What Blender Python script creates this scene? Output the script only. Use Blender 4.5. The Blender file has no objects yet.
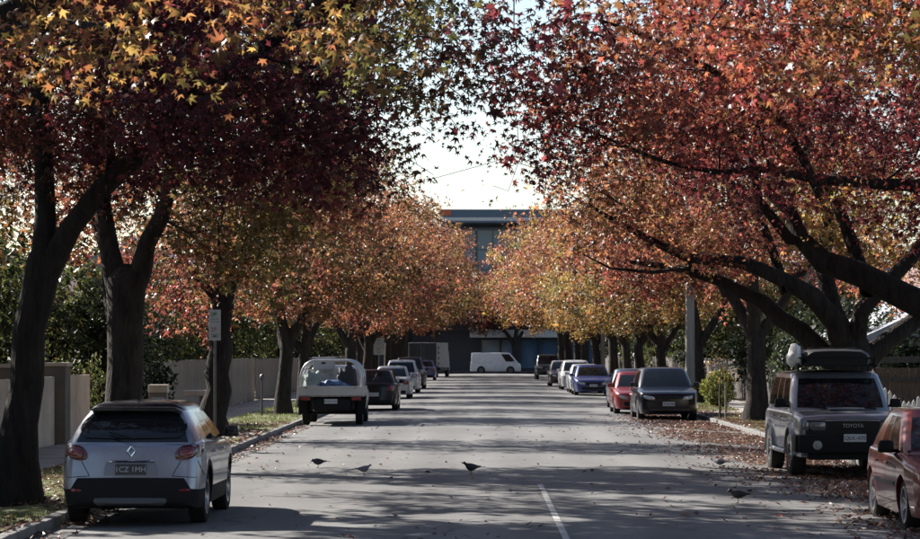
import bpy, bmesh, math, random
import numpy as np
from mathutils import Vector, Matrix
from mathutils.bvhtree import BVHTree

# ------------------------------------------------------------------ camera, sky, sun, exposure
SC = bpy.context.scene
COL = SC.collection
PI = math.pi
CAM_H, FPX, VPX, VPY = 2.15, 2500.0, 476.0, 351.0      # focal length and vanishing point in photograph pixels
cam_d = bpy.data.cameras.new('camera')
cam_d.sensor_width = 36.0
cam_d.lens = 36.0 * FPX / 920.0
cam_d.shift_x = (460.0 - VPX) / 920.0
cam_d.shift_y = (VPY - 269.5) / 920.0
cam_d.dof.use_dof = True
cam_d.dof.focus_distance = 44.0
cam_d.dof.aperture_fstop = 7.1
cam_d.clip_start = 0.5
cam_d.clip_end = 3000.0
cam = bpy.data.objects.new('camera', cam_d)
COL.objects.link(cam)
cam.location = (0, 0, CAM_H)
cam.rotation_euler = (PI / 2, 0, 0)
SC.camera = cam

SUN_EL, SUN_AZ = math.radians(33.5), math.radians(-49)     # azimuth measured from +Y towards +X: ahead and to the left
world = bpy.data.worlds.new('World')
SC.world = world
world.use_nodes = True
wn = world.node_tree
sky = wn.nodes.new('ShaderNodeTexSky')
sky.sky_type = 'NISHITA'
sky.sun_disc = False
sky.sun_elevation = SUN_EL
sky.sun_rotation = SUN_AZ
sky.air_density = 1.0
sky.dust_density = 0.9
sky.ozone_density = 1.0
bg = wn.nodes['Background']
bg.inputs['Strength'].default_value = 0.06
veil = wn.nodes.new('ShaderNodeHueSaturation')       # thin autumn haze: the whole sky is paler than clear blue
veil.inputs['Saturation'].default_value = 0.95
wn.links.new(sky.outputs['Color'], veil.inputs['Color'])
wn.links.new(veil.outputs['Color'], bg.inputs['Color'])

sun_d = bpy.data.lights.new('sun', 'SUN')
sun_d.energy = 5.0
sun_d.angle = math.radians(0.53)
sun_d.color = (1.0, 0.94, 0.86)
sun = bpy.data.objects.new('sun', sun_d)
COL.objects.link(sun)
sv = Vector((math.sin(SUN_AZ) * math.cos(SUN_EL), math.cos(SUN_AZ) * math.cos(SUN_EL), math.sin(SUN_EL)))
sun.rotation_euler = sv.to_track_quat('Z', 'Y').to_euler()
sun.location = sv * 60

SC.view_settings.view_transform = 'Standard'
SC.view_settings.look = 'None'
SC.view_settings.gamma = 1.0
SC.view_settings.exposure = 1.5
SC.view_settings.use_curve_mapping = False
SC.render.engine = 'CYCLES'
SC.cycles.max_bounces = 8
SC.cycles.transparent_max_bounces = 12
SC.cycles.transmission_bounces = 6
SC.cycles.sample_clamp_indirect = 6
SC.cycles.use_denoising = True

rng = np.random.default_rng(7)
random.seed(7)

def W(px, py, Z):                     # a point of the place from where it appears and how far it stands
    return np.array([(px - VPX) * Z / FPX, Z, CAM_H - (py - VPY) * Z / FPX])

# ------------------------------------------------------------------ materials
MATS = {}
def pmat(name, col, rough=0.6, metal=0.0, spec=0.5, coat=0.0, var=0.0, vscale=3.0, bump=0.0, bscale=40.0, col2=None, detail=4.0, stretch=None):
    if name in MATS: return MATS[name]
    if metal < .8:
        col = tuple(c * .78 for c in col); col2 = tuple(c * .78 for c in col2) if col2 else None
    m = bpy.data.materials.new(name); m.use_nodes = True
    nt = m.node_tree; b = nt.nodes['Principled BSDF']
    b.inputs['Base Color'].default_value = (*col, 1)
    b.inputs['Roughness'].default_value = rough
    b.inputs['Metallic'].default_value = metal
    b.inputs['Specular IOR Level'].default_value = spec
    b.inputs['Coat Weight'].default_value = coat
    b.inputs['Coat Roughness'].default_value = 0.06
    src = None
    if var or bump:
        tc = nt.nodes.new('ShaderNodeTexCoord'); src = tc.outputs['Object']
        if stretch:
            mp = nt.nodes.new('ShaderNodeMapping'); mp.inputs['Scale'].default_value = stretch
            nt.links.new(src, mp.inputs['Vector']); src = mp.outputs['Vector']
    if var:
        n = nt.nodes.new('ShaderNodeTexNoise'); n.inputs['Scale'].default_value = vscale; n.inputs['Detail'].default_value = detail
        n.inputs['Roughness'].default_value = 0.65
        nt.links.new(src, n.inputs['Vector'])
        r = nt.nodes.new('ShaderNodeValToRGB')
        c2 = col2 if col2 else tuple(c * (1 - var) for c in col)
        r.color_ramp.elements[0].position = 0.32; r.color_ramp.elements[1].position = 0.68
        r.color_ramp.elements[0].color = (*c2, 1)
        r.color_ramp.elements[1].color = (*(min(1, c * (1 + (var * 0.35 if not col2 else 0))) for c in col), 1)
        nt.links.new(n.outputs['Fac'], r.inputs['Fac']); nt.links.new(r.outputs['Color'], b.inputs['Base Color'])
    if bump:
        n2 = nt.nodes.new('ShaderNodeTexNoise'); n2.inputs['Scale'].default_value = bscale; n2.inputs['Detail'].default_value = 5
        nt.links.new(src, n2.inputs['Vector'])
        bp = nt.nodes.new('ShaderNodeBump'); bp.inputs['Strength'].default_value = bump; bp.inputs['Distance'].default_value = 0.02
        nt.links.new(n2.outputs['Fac'], bp.inputs['Height']); nt.links.new(bp.outputs['Normal'], b.inputs['Normal'])
    MATS[name] = m
    return m

def paint(name, col, metal=0.35, rough=0.32):
    m = pmat(name, col, rough, metal, 0.5 if max(col) > .05 else .25, 0.8 if max(col) > .05 else .45, var=0.16, vscale=2.2, detail=6)
    return m

def leafmat(name, trans=0.6):
    if name in MATS: return MATS[name]
    m = bpy.data.materials.new(name); m.use_nodes = True
    nt = m.node_tree; b = nt.nodes['Principled BSDF']; out = nt.nodes['Material Output']
    at = nt.nodes.new('ShaderNodeAttribute'); at.attribute_name = 'leaf_color'
    oi = nt.nodes.new('ShaderNodeObjectInfo')
    hs = nt.nodes.new('ShaderNodeHueSaturation')
    mr = nt.nodes.new('ShaderNodeMapRange'); mr.inputs['To Min'].default_value = 0.492; mr.inputs['To Max'].default_value = 0.512
    nt.links.new(oi.outputs['Random'], mr.inputs['Value']); nt.links.new(mr.outputs['Result'], hs.inputs['Hue'])
    hs.inputs['Saturation'].default_value = .9
    m7 = nt.nodes.new('ShaderNodeMath'); m7.operation = 'MULTIPLY'; m7.inputs[1].default_value = 7.31; nt.links.new(oi.outputs['Random'], m7.inputs[0])
    m8 = nt.nodes.new('ShaderNodeMath'); m8.operation = 'FRACT'; nt.links.new(m7.outputs[0], m8.inputs[0])
    m9 = nt.nodes.new('ShaderNodeMapRange'); m9.inputs['To Min'].default_value = .42; m9.inputs['To Max'].default_value = .60; nt.links.new(m8.outputs[0], m9.inputs['Value']); nt.links.new(m9.outputs['Result'], hs.inputs['Value'])
    nt.links.new(at.outputs['Color'], hs.inputs['Color'])
    nt.links.new(hs.outputs['Color'], b.inputs['Base Color'])
    b.inputs['Roughness'].default_value = 0.42; b.inputs['Specular IOR Level'].default_value = 0.45
    tr = nt.nodes.new('ShaderNodeBsdfTranslucent')
    gm = nt.nodes.new('ShaderNodeHueSaturation'); gm.inputs['Saturation'].default_value = 1.0; gm.inputs['Value'].default_value = 1.4
    nt.links.new(hs.outputs['Color'], gm.inputs['Color']); nt.links.new(gm.outputs['Color'], tr.inputs['Color'])
    mx = nt.nodes.new('ShaderNodeMixShader'); mx.inputs['Fac'].default_value = trans
    nt.links.new(b.outputs['BSDF'], mx.inputs[1]); nt.links.new(tr.outputs['BSDF'], mx.inputs[2])
    nt.links.new(mx.outputs['Shader'], out.inputs['Surface'])
    MATS[name] = m
    return m

def glassmat(name, tint=(0.22, 0.25, 0.26), body=(0.012, 0.014, 0.016), alpha=0.35):
    if name in MATS: return MATS[name]
    m = bpy.data.materials.new(name); m.use_nodes = True
    nt = m.node_tree; b = nt.nodes['Principled BSDF']; out = nt.nodes['Material Output']
    b.inputs['Base Color'].default_value = (*body, 1); b.inputs['Roughness'].default_value = 0.04
    b.inputs['Specular IOR Level'].default_value = 0.6
    t = nt.nodes.new('ShaderNodeBsdfTransparent'); t.inputs['Color'].default_value = (*tint, 1)
    mx = nt.nodes.new('ShaderNodeMixShader'); mx.inputs['Fac'].default_value = alpha
    nt.links.new(b.outputs['BSDF'], mx.inputs[1]); nt.links.new(t.outputs['BSDF'], mx.inputs[2])
    nt.links.new(mx.outputs['Shader'], out.inputs['Surface'])
    MATS[name] = m
    return m

def asphalt_mat():
    m = bpy.data.materials.new('asphalt'); m.use_nodes = True
    nt = m.node_tree; b = nt.nodes['Principled BSDF']; N = nt.nodes.new; L = nt.links.new
    tc = N('ShaderNodeTexCoord')
    mp = N('ShaderNodeMapping'); mp.inputs['Scale'].default_value = (1.0, 0.12, 1)
    L(tc.outputs['Object'], mp.inputs['Vector'])
    n1 = N('ShaderNodeTexNoise'); n1.inputs['Scale'].default_value = 0.55; n1.inputs['Detail'].default_value = 6; L(mp.outputs['Vector'], n1.inputs['Vector'])
    n2 = N('ShaderNodeTexNoise'); n2.inputs['Scale'].default_value = 60; n2.inputs['Detail'].default_value = 3; L(tc.outputs['Object'], n2.inputs['Vector'])
    n3 = N('ShaderNodeTexNoise'); n3.inputs['Scale'].default_value = 0.22; n3.inputs['Detail'].default_value = 5; L(tc.outputs['Object'], n3.inputs['Vector'])
    r = N('ShaderNodeValToRGB'); r.color_ramp.elements[0].position = .3; r.color_ramp.elements[1].position = .7
    r.color_ramp.elements[0].color = (.120, .119, .119, 1); r.color_ramp.elements[1].color = (.178, .175, .172, 1)
    L(n1.outputs['Fac'], r.inputs['Fac'])
    mx = N('ShaderNodeMix'); mx.data_type = 'RGBA'; mx.blend_type = 'MULTIPLY'; mx.inputs['Factor'].default_value = .55
    L(r.outputs['Color'], mx.inputs['A'])
    r2 = N('ShaderNodeValToRGB'); r2.color_ramp.elements[0].color = (.55, .55, .55, 1); r2.color_ramp.elements[1].color = (1.15, 1.15, 1.15, 1)
    r2.color_ramp.elements[0].position = .3; r2.color_ramp.elements[1].position = .7
    L(n2.outputs['Fac'], r2.inputs['Fac']); L(r2.outputs['Color'], mx.inputs['B'])
    mx2 = N('ShaderNodeMix'); mx2.data_type = 'RGBA'; mx2.blend_type = 'MULTIPLY'; mx2.inputs['Factor'].default_value = .6
    r3 = N('ShaderNodeValToRGB'); r3.color_ramp.elements[0].color = (.7, .7, .7, 1); r3.color_ramp.elements[0].position = .38; r3.color_ramp.elements[1].position = .55
    L(n3.outputs['Fac'], r3.inputs['Fac']); L(mx.outputs['Result'], mx2.inputs['A']); L(r3.outputs['Color'], mx2.inputs['B'])
    vo = N('ShaderNodeTexVoronoi'); vo.feature = 'DISTANCE_TO_EDGE'; vo.inputs['Scale'].default_value = .35
    nd = N('ShaderNodeTexNoise'); nd.inputs['Scale'].default_value = 1.1; nd.inputs['Detail'].default_value = 5; L(tc.outputs['Object'], nd.inputs['Vector'])
    mv = N('ShaderNodeMix'); mv.data_type = 'RGBA'; mv.blend_type = 'LINEAR_LIGHT'; mv.inputs['Factor'].default_value = .55
    L(tc.outputs['Object'], mv.inputs['A']); L(nd.outputs['Color'], mv.inputs['B']); L(mv.outputs['Result'], vo.inputs['Vector'])
    rc = N('ShaderNodeValToRGB'); rc.color_ramp.elements[0].color = (.35, .35, .36, 1); rc.color_ramp.elements[0].position = .004; rc.color_ramp.elements[1].position = .012
    L(vo.outputs['Distance'], rc.inputs['Fac'])
    mx3 = N('ShaderNodeMix'); mx3.data_type = 'RGBA'; mx3.blend_type = 'MULTIPLY'; L(n3.outputs['Fac'], mx3.inputs['Factor'])
    L(mx2.outputs['Result'], mx3.inputs['A']); L(rc.outputs['Color'], mx3.inputs['B'])
    sx = N('ShaderNodeSeparateXYZ'); L(tc.outputs['Object'], sx.inputs['Vector'])
    wv = N('ShaderNodeMath'); wv.operation = 'MULTIPLY'; wv.inputs[1].default_value = 4.2; L(sx.outputs['X'], wv.inputs[0])
    wc = N('ShaderNodeMath'); wc.operation = 'COSINE'; L(wv.outputs[0], wc.inputs[0])
    wm = N('ShaderNodeMapRange'); wm.inputs['From Min'].default_value = -1; wm.inputs['To Min'].default_value = .86; wm.inputs['To Max'].default_value = 1.06; L(wc.outputs[0], wm.inputs['Value'])
    mx4 = N('ShaderNodeMix'); mx4.data_type = 'RGBA'; mx4.blend_type = 'MULTIPLY'; mx4.inputs['Factor'].default_value = 1
    L(mx3.outputs['Result'], mx4.inputs['A']); L(wm.outputs['Result'], mx4.inputs['B'])
    L(mx4.outputs['Result'], b.inputs['Base Color'])
    b.inputs['Roughness'].default_value = .82; b.inputs['Specular IOR Level'].default_value = .25
    bp = N('ShaderNodeBump'); bp.inputs['Strength'].default_value = .35; bp.inputs['Distance'].default_value = .01
    L(n2.outputs['Fac'], bp.inputs['Height']); L(bp.outputs['Normal'], b.inputs['Normal'])
    MATS['asphalt'] = m
    return m

# ------------------------------------------------------------------ mesh helpers
def link(o, parent=None):
    COL.objects.link(o)
    if parent is not None: o.parent = parent
    return o

def tag(o, label=None, cat=None, group=None, kind=None):
    if label: o['label'] = label
    if cat: o['category'] = cat
    if group: o['group'] = group
    if kind: o['kind'] = kind
    return o

def empty(name, loc=(0, 0, 0), rz=0.0):
    o = bpy.data.objects.new(name, None); o.location = loc; o.rotation_euler = (0, 0, rz); o.empty_display_size = .2
    return link(o)

def smooth(me, angle=40):
    me.polygons.foreach_set('use_smooth', np.ones(len(me.polygons), bool))
    try: me.set_sharp_from_angle(angle=math.radians(angle))
    except Exception: pass

def mk(name, V, F, mat, parent=None, sm=None):
    me = bpy.data.meshes.new(name)
    me.from_pydata([tuple(map(float, v)) for v in V], [], [tuple(int(i) for i in f) for f in F])
    if mat: me.materials.append(mat)
    if sm: smooth(me, sm)
    me.update()
    return link(bpy.data.objects.new(name, me), parent)

class MB:
    def __init__(s): s.V = []; s.F = []
    def box(s, c, d, rz=0.0, taper=1.0):
        n = len(s.V); cx, cy, cz = c; a, b, h = d[0] / 2, d[1] / 2, d[2] / 2
        co, si = math.cos(rz), math.sin(rz)
        for z, k in ((-h, 1), (h, taper)):
            for x, y in ((-a, -b), (a, -b), (a, b), (-a, b)):
                x *= k; y *= k
                s.V.append((cx + x * co - y * si, cy + x * si + y * co, cz + z))
        s.F += [(n, n+3, n+2, n+1), (n+4, n+5, n+6, n+7), (n, n+1, n+5, n+4), (n+1, n+2, n+6, n+5), (n+2, n+3, n+7, n+6), (n+3, n, n+4, n+7)]
        return s
    def quad(s, *p):
        n = len(s.V); s.V += list(p); s.F.append(tuple(range(n, n + len(p)))); return s
    def tube(s, P, R, n=8, cap=True):
        P = [Vector(p) for p in P]
        if not hasattr(R, '__len__'): R = [R] * len(P)
        base = len(s.V); ref = Vector((0.31, 0.93, 0.17))
        for i, p in enumerate(P):
            t = (P[min(i + 1, len(P) - 1)] - P[max(i - 1, 0)]).normalized()
            u = t.cross(ref)
            if u.length < 1e-3: u = t.cross(Vector((1, 0, 0)))
            u.normalize(); v = t.cross(u)
            for k in range(n):
                a = 2 * PI * k / n
                s.V.append(tuple(p + u * (math.cos(a) * R[i]) + v * (math.sin(a) * R[i])))
        for i in range(len(P) - 1):
            for k in range(n):
                a, b = base + i * n + k, base + i * n + (k + 1) % n
                s.F.append((a, b, b + n, a + n))
        if cap:
            s.F.append(tuple(base + k for k in range(n))[::-1]); e = base + (len(P) - 1) * n
            s.F.append(tuple(e + k for k in range(n)))
        return s
    def lathe(s, prof, n=24, axis='z', c=(0, 0, 0), close=False):
        base = len(s.V); m = len(prof)
        for r, h in prof:
            for k in range(n):
                a = 2 * PI * k / n; x, y = r * math.cos(a), r * math.sin(a)
                p = (x, y, h) if axis == 'z' else (h, x, y) if axis == 'x' else (x, h, y)
                s.V.append((p[0] + c[0], p[1] + c[1], p[2] + c[2]))
        for i in range(m if close else m - 1):
            j = (i + 1) % m
            for k in range(n):
                a, b = base + i * n + k, base + i * n + (k + 1) % n
                a2, b2 = base + j * n + k, base + j * n + (k + 1) % n
                s.F.append((a, b, b2, a2))
        return s
    def prism(s, poly, y0, y1, axis='y'):
        n = len(s.V); m = len(poly)
        for y in (y0, y1):
            for a, b in poly:
                s.V.append((a, y, b) if axis == 'y' else (y, a, b) if axis == 'x' else (a, b, y))
        s.F.append(tuple(range(n, n + m))); s.F.append(tuple(range(n + m, n + 2 * m))[::-1])
        for k in range(m):
            s.F.append((n + k, n + (k + 1) % m, n + m + (k + 1) % m, n + m + k))
        return s
    def build(s, name, mat, parent=None, sm=None, bevel=0):
        o = mk(name, s.V, s.F, mat, parent, None)
        bm = bmesh.new(); bm.from_mesh(o.data); bmesh.ops.recalc_face_normals(bm, faces=bm.faces)
        if bevel:
            bmesh.ops.bevel(bm, geom=[e for e in bm.edges if len(e.link_faces) == 2 and e.calc_face_angle(0) > .5], offset=bevel, segments=2, affect='EDGES', profile=.6)
        bm.to_mesh(o.data); bm.free()
        if sm: smooth(o.data, sm)
        return o

def text(name, s, size, mat, parent, loc, rot, depth=0.002):
    cu = bpy.data.curves.new(name, 'FONT'); cu.body = s; cu.size = size; cu.extrude = depth
    cu.align_x = 'CENTER'; cu.align_y = 'CENTER'
    o = bpy.data.objects.new(name, cu)
    COL.objects.link(o); bpy.context.view_layer.update()
    me = bpy.data.meshes.new_from_object(o.evaluated_get(bpy.context.evaluated_depsgraph_get()))
    bpy.data.objects.remove(o); bpy.data.curves.remove(cu)
    me.name = name; me.materials.clear(); me.materials.append(mat)
    o = link(bpy.data.objects.new(name, me), parent); o.location = loc; o.rotation_euler = rot
    return o

def copy_tree(o, parent=None):
    c = o.copy(); COL.objects.link(c); c.parent = parent
    for ch in list(o.children): copy_tree(ch, c)
    return c
# ------------------------------------------------------------------ the setting: ground, road, kerbs, paths
ASPH = asphalt_mat()
SOIL = pmat('soil', (.13, .10, .07), .95, var=.5, vscale=1.3, bump=.5, bscale=25)
GRASS = pmat('grass', (.13, .16, .035), .9, var=.5, vscale=2.5, bump=.8, bscale=60, col2=(.09, .085, .04))
CONC = pmat('concrete', (.33, .31, .285), .85, var=.35, vscale=1.5, bump=.3, bscale=70)
KERBM = pmat('kerb_stone', (.20, .195, .19), .85, var=.4, vscale=2.0, bump=.5, bscale=50)
XK_L, XK_R, ROAD_END = -5.1, 7.05, 229.0
VERGE_Z = .12

def sheet(name, x0, x1, y0, y1, z, mat, nx=1, ny=1, fn=None):
    V = []; F = []
    for j in range(ny + 1):
        for i in range(nx + 1):
            x = x0 + (x1 - x0) * i / nx; y = y0 + (y1 - y0) * j / ny
            V.append((x, y, z + (fn(x, y) if fn else 0)))
    for j in range(ny):
        for i in range(nx):
            a = j * (nx + 1) + i
            F.append((a, a + 1, a + nx + 2, a + nx + 1))
    o = mk(name, V, F, mat, None, 60)
    return tag(o, kind='structure')

sheet('ground', -700, 700, -200, 1500, -.06, SOIL)
def camber(x, y): return .07 * (1 - ((x - .97) / 6.1) ** 2) if XK_L <= x <= XK_R else 0
sheet('road', XK_L, XK_R, -30, ROAD_END, 0.0, ASPH, 24, 60, camber)
sheet('cross_street', -90, 90, ROAD_END, 241, 0.0, ASPH)
for side, x0, x1 in (('left', XK_L - .16, XK_L), ('right', XK_R, XK_R + .16)):
    # bluestone kerb in lengths with open joints
    root = empty('kerb_' + side); tag(root, kind='structure')
    me0 = None; y = 2.0
    while y < 226:
        ln = 1.2
        if me0 is None:
            o = MB().box((0, 0, .065), (.16, ln - .02, .15)).build('kerb_stone', KERBM, root, bevel=.02)
            me0 = o.data
        else:
            o = link(bpy.data.objects.new('kerb_stone', me0), root)
        o.location = ((x0 + x1) / 2 + random.uniform(-.006, .006), y + ln / 2, random.uniform(-.006, .004)); o.rotation_euler = (0, 0, random.uniform(-.004, .004))
        y += ln if y < 130 else 1.2
    # shallow concrete gutter beside the kerb
    gx0, gx1 = (XK_L, XK_L + .4) if side == 'left' else (XK_R - .4, XK_R)
    sheet('gutter_' + side, gx0, gx1, -30, ROAD_END - 1, .006, pmat('gutter_stone', (.17, .165, .16), .85, var=.4, vscale=1.5, bump=.4, bscale=50), 2, 1, camber)

def bumpy(x, y): return .025 * math.sin(x * 3.1 + y * 1.3) * math.sin(y * 2.1) + .02 * math.sin(x * 7 + y * .7)
sheet('verge_left', -7.35, XK_L - .16, -30, 226, VERGE_Z, GRASS, 10, 400, bumpy)
sheet('verge_right', XK_R + .16, 9.1, -30, 226, VERGE_Z, GRASS, 10, 400, bumpy)
for side, x0, x1 in (('left', -9.0, -7.35), ('right', 9.1, 10.6)):
    root = empty('footpath_' + side); tag(root, kind='structure')
    me0 = None; y = 14.0
    while y < 222:
        if me0 is None:
            o = MB().box((0, 0, 0), (x1 - x0, 1.48, .1)).build('slab', CONC, root, bevel=.008); me0 = o.data
        else:
            o = link(bpy.data.objects.new('slab', me0), root)
        o.location = ((x0 + x1) / 2, y + .75, VERGE_Z - .03 + random.uniform(-.006, .006)); o.rotation_euler = (random.uniform(-.003, .003), random.uniform(-.004, .004), 0)
        y += 1.5
sheet('garden_bed_left', -40, -9.0, -30, 226, .10, SOIL)
sheet('garden_bed_right', 10.6, 40, -30, 226, .10, SOIL)
sheet('far_footpath', -90, 90, 241, 244.5, .12, CONC)
# driveway crossings
sheet('driveway_left', -12.0, XK_L - .2, 57.5, 61.5, .155, CONC)
sheet('driveway_right', XK_R + .2, 13.0, 80.5, 84.0, .155, CONC)

# centre line dashes on the road, each a painted sheet that follows the camber
WHITEP = pmat('road_paint', (.55, .54, .52), .7, var=.55, vscale=7, detail=9, col2=(.22, .215, .21))
root = empty('centre_line', (0, 0, 0)); tag(root, 'worn white line painted down the middle of the near road', 'road marking')
for y0 in (23.5, 7.0):
    y1 = y0 + (15.6 if y0 > 20 else 9)
    zc = camber(1.0, 0) + .004
    mk('dash', [(.96, y0, zc), (1.04, y0, zc), (1.04, y1, zc), (.96, y1, zc)], [(0, 1, 2, 3)], WHITEP, root)

# grass blades on the nearer verges
def grass_blades(name, rects, n, label):
    V = []; F = []
    tot = sum((r[1] - r[0]) * (r[3] - r[2]) for r in rects)
    C = []
    for (x0, x1, y0, y1) in rects:
        k = int(n * (x1 - x0) * (y1 - y0) / tot)
        x = rng.uniform(x0, x1, k); y = rng.uniform(y0, y1, k)
        keep = (np.sin(x * 2.3 + 1.7 * np.sin(y * .9)) + np.sin(y * 1.7 + x) + rng.normal(0, .7, k)) > -.6
        x, y = x[keep], y[keep]; k = len(x)
        z = np.full(k, VERGE_Z - .01)
        h = rng.uniform(.03, .10, k); a = rng.uniform(0, 2 * PI, k); w = rng.uniform(.006, .012, k)
        lean = rng.normal(0, .03, (k, 2))
        p0 = np.stack([x - np.cos(a) * w, y - np.sin(a) * w, z], 1); p1 = np.stack([x + np.cos(a) * w, y + np.sin(a) * w, z], 1)
        p2 = np.stack([x + lean[:, 0], y + lean[:, 1], z + h], 1)
        V.append(np.stack([p0, p1, p2], 1).reshape(-1, 3))
        g = rng.uniform(0, 1, k)[:, None]
        c = (1 - g) * np.array([.13, .19, .03]) + g * np.array([.26, .25, .07])
        C.append(np.repeat(c, 3, 0))
    V = np.concatenate(V); C = np.concatenate(C)
    o = raw_mesh(name, V, np.arange(len(V)).reshape(-1, 3), C, leafmat('grass_blade', .35))
    return tag(link(o), label, 'grass', kind='stuff')

def raw_mesh(name, V, T, C, mat):
    me = bpy.data.meshes.new(name)
    me.vertices.add(len(V)); me.vertices.foreach_set('co', np.ascontiguousarray(V, dtype=np.float32).ravel())
    nT = len(T); me.loops.add(nT * 3); me.loops.foreach_set('vertex_index', np.ascontiguousarray(T, dtype=np.int32).ravel())
    me.polygons.add(nT); me.polygons.foreach_set('loop_start', np.arange(0, nT * 3, 3, dtype=np.int32))
    if C is not None:
        at = me.attributes.new('leaf_color', 'FLOAT_COLOR', 'POINT')
        at.data.foreach_set('color', np.concatenate([C, np.ones((len(C), 1))], 1).astype(np.float32).ravel())
    me.materials.append(mat); me.update(calc_edges=True)
    return bpy.data.objects.new(name, me)

grass_blades('grass', [(-7.3, XK_L - .2, 24, 57), (-7.3, XK_L - .2, 62, 100), (XK_R + .2, 9.05, 34, 80), (XK_R + .2, 9.05, 84.5, 120)], 60000, 'short tufty grass growing on the verges beside the kerbs')
# ------------------------------------------------------------------ trees
def _star():
    pr = [(90, 1.0), (66, .40), (40, .95), (10, .36), (-24, .66), (-90, .16), (204, .66), (170, .36), (140, .95), (114, .40)]
    V = np.array([[r * math.cos(math.radians(a)), r * math.sin(math.radians(a)), 0] for a, r in pr])
    for i in (0, 2, 4, 6, 8): V[i, 2] = -.22
    T = np.array([[9, 1, 0], [1, 3, 2], [3, 5, 4], [5, 7, 6], [7, 9, 8], [1, 9, 3], [9, 7, 3], [3, 7, 5]])
    return V * .62, T
def _mid():
    V = np.array([[0, -.25, 0], [0, 1, -.15], [-.95, .35, -.2], [.95, .35, -.2], [-.3, .2, .05], [.3, .2, .05]])
    T = np.array([[0, 5, 1], [0, 1, 4], [0, 3, 5], [0, 4, 2]])
    return V * .62, T
def _blade():
    V = np.array([[0, -.5, 0], [.33, .05, -.05], [0, .75, -.1], [-.33, .05, -.05]])
    return V * .9, np.array([[0, 1, 2], [0, 2, 3]])
LEAF = {'star': _star(), 'mid': _mid(), 'blade': _blade()}

PAL = {
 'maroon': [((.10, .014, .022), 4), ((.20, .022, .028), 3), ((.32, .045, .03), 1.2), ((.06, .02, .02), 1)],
 'gold':   [((.52, .24, .04), 2), ((.48, .15, .03), 2.4), ((.24, .17, .035), 2.4), ((.14, .12, .03), 2.2), ((.30, .06, .03), 1.5)],
 'olive':  [((.20, .17, .04), 3), ((.26, .15, .04), 3), ((.33, .20, .04), 1.3), ((.28, .09, .035), 1.2), ((.13, .13, .035), 2)],
 'ember':  [((.42, .10, .03), 3), ((.36, .05, .028), 2.6), ((.48, .18, .035), 1.6), ((.20, .025, .026), 3.2), ((.20, .14, .04), .8)],
 'russet': [((.34, .10, .045), 3), ((.42, .16, .045), 2.2), ((.26, .05, .04), 2.4), ((.38, .22, .06), 1.0), ((.18, .09, .04), 1.4)],
 'copper': [((.38, .15, .05), 3), ((.42, .21, .055), 1.6), ((.34, .09, .04), 2), ((.24, .17, .045), 1.6)],
 'rose':   [((.33, .075, .04), 3), ((.27, .045, .035), 2), ((.42, .15, .05), 2), ((.38, .24, .06), .9), ((.17, .06, .035), 1.4)],
 'amber':  [((.50, .28, .045), 3), ((.46, .17, .04), 2.6), ((.33, .27, .05), 2), ((.40, .08, .035), 1), ((.20, .19, .04), 1.3)],
 'garden': [((.045, .065, .018), 3), ((.075, .095, .022), 3), ((.15, .15, .035), 1.2), ((.22, .13, .03), .6)],
 'dark':   [((.025, .04, .015), 3), ((.04, .055, .02), 2)],
 'lime':   [((.30, .30, .03), 3), ((.20, .23, .03), 2)],
}
def pal_pick(name, n):
    cs = np.array([c for c, w in PAL[name]]); w = np.array([w for c, w in PAL[name]]); w = w / w.sum()
    return cs[rng.choice(len(cs), n, p=w)]

def leaves(P, OUT, size, kind, cols):
    """a leaf at each of P facing about OUT; returns verts, tris, colours"""
    LV, LT = LEAF[kind]; n = len(P)
    nrm = OUT * .35 + np.array([0, 0, .55]) + rng.normal(0, .55, (n, 3)); nrm /= np.linalg.norm(nrm, axis=1)[:, None]
    tip = OUT * .6 + np.array([0, 0, -.75]) + rng.normal(0, .5, (n, 3))
    tip -= nrm * (tip * nrm).sum(1)[:, None]; tip /= np.linalg.norm(tip, axis=1)[:, None] + 1e-9
    sx = np.cross(tip, nrm)
    s = (size * rng.lognormal(-.05, .3, n))[:, None, None]
    curl = rng.uniform(-.4, 3.2, n)[:, None, None]
    V = P[:, None, :] + s * (sx[:, None, :] * LV[None, :, 0:1] + tip[:, None, :] * LV[None, :, 1:2] + nrm[:, None, :] * LV[None, :, 2:3] * curl)
    m = len(LV)
    T = (LT[None] + (np.arange(n) * m)[:, None, None]).reshape(-1, 3)
    C = cols * rng.lognormal(0, .22, (n, 1))
    C = np.clip(C, 0, .75)
    return V.reshape(-1, 3), T, np.repeat(C, m, 0)

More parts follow.
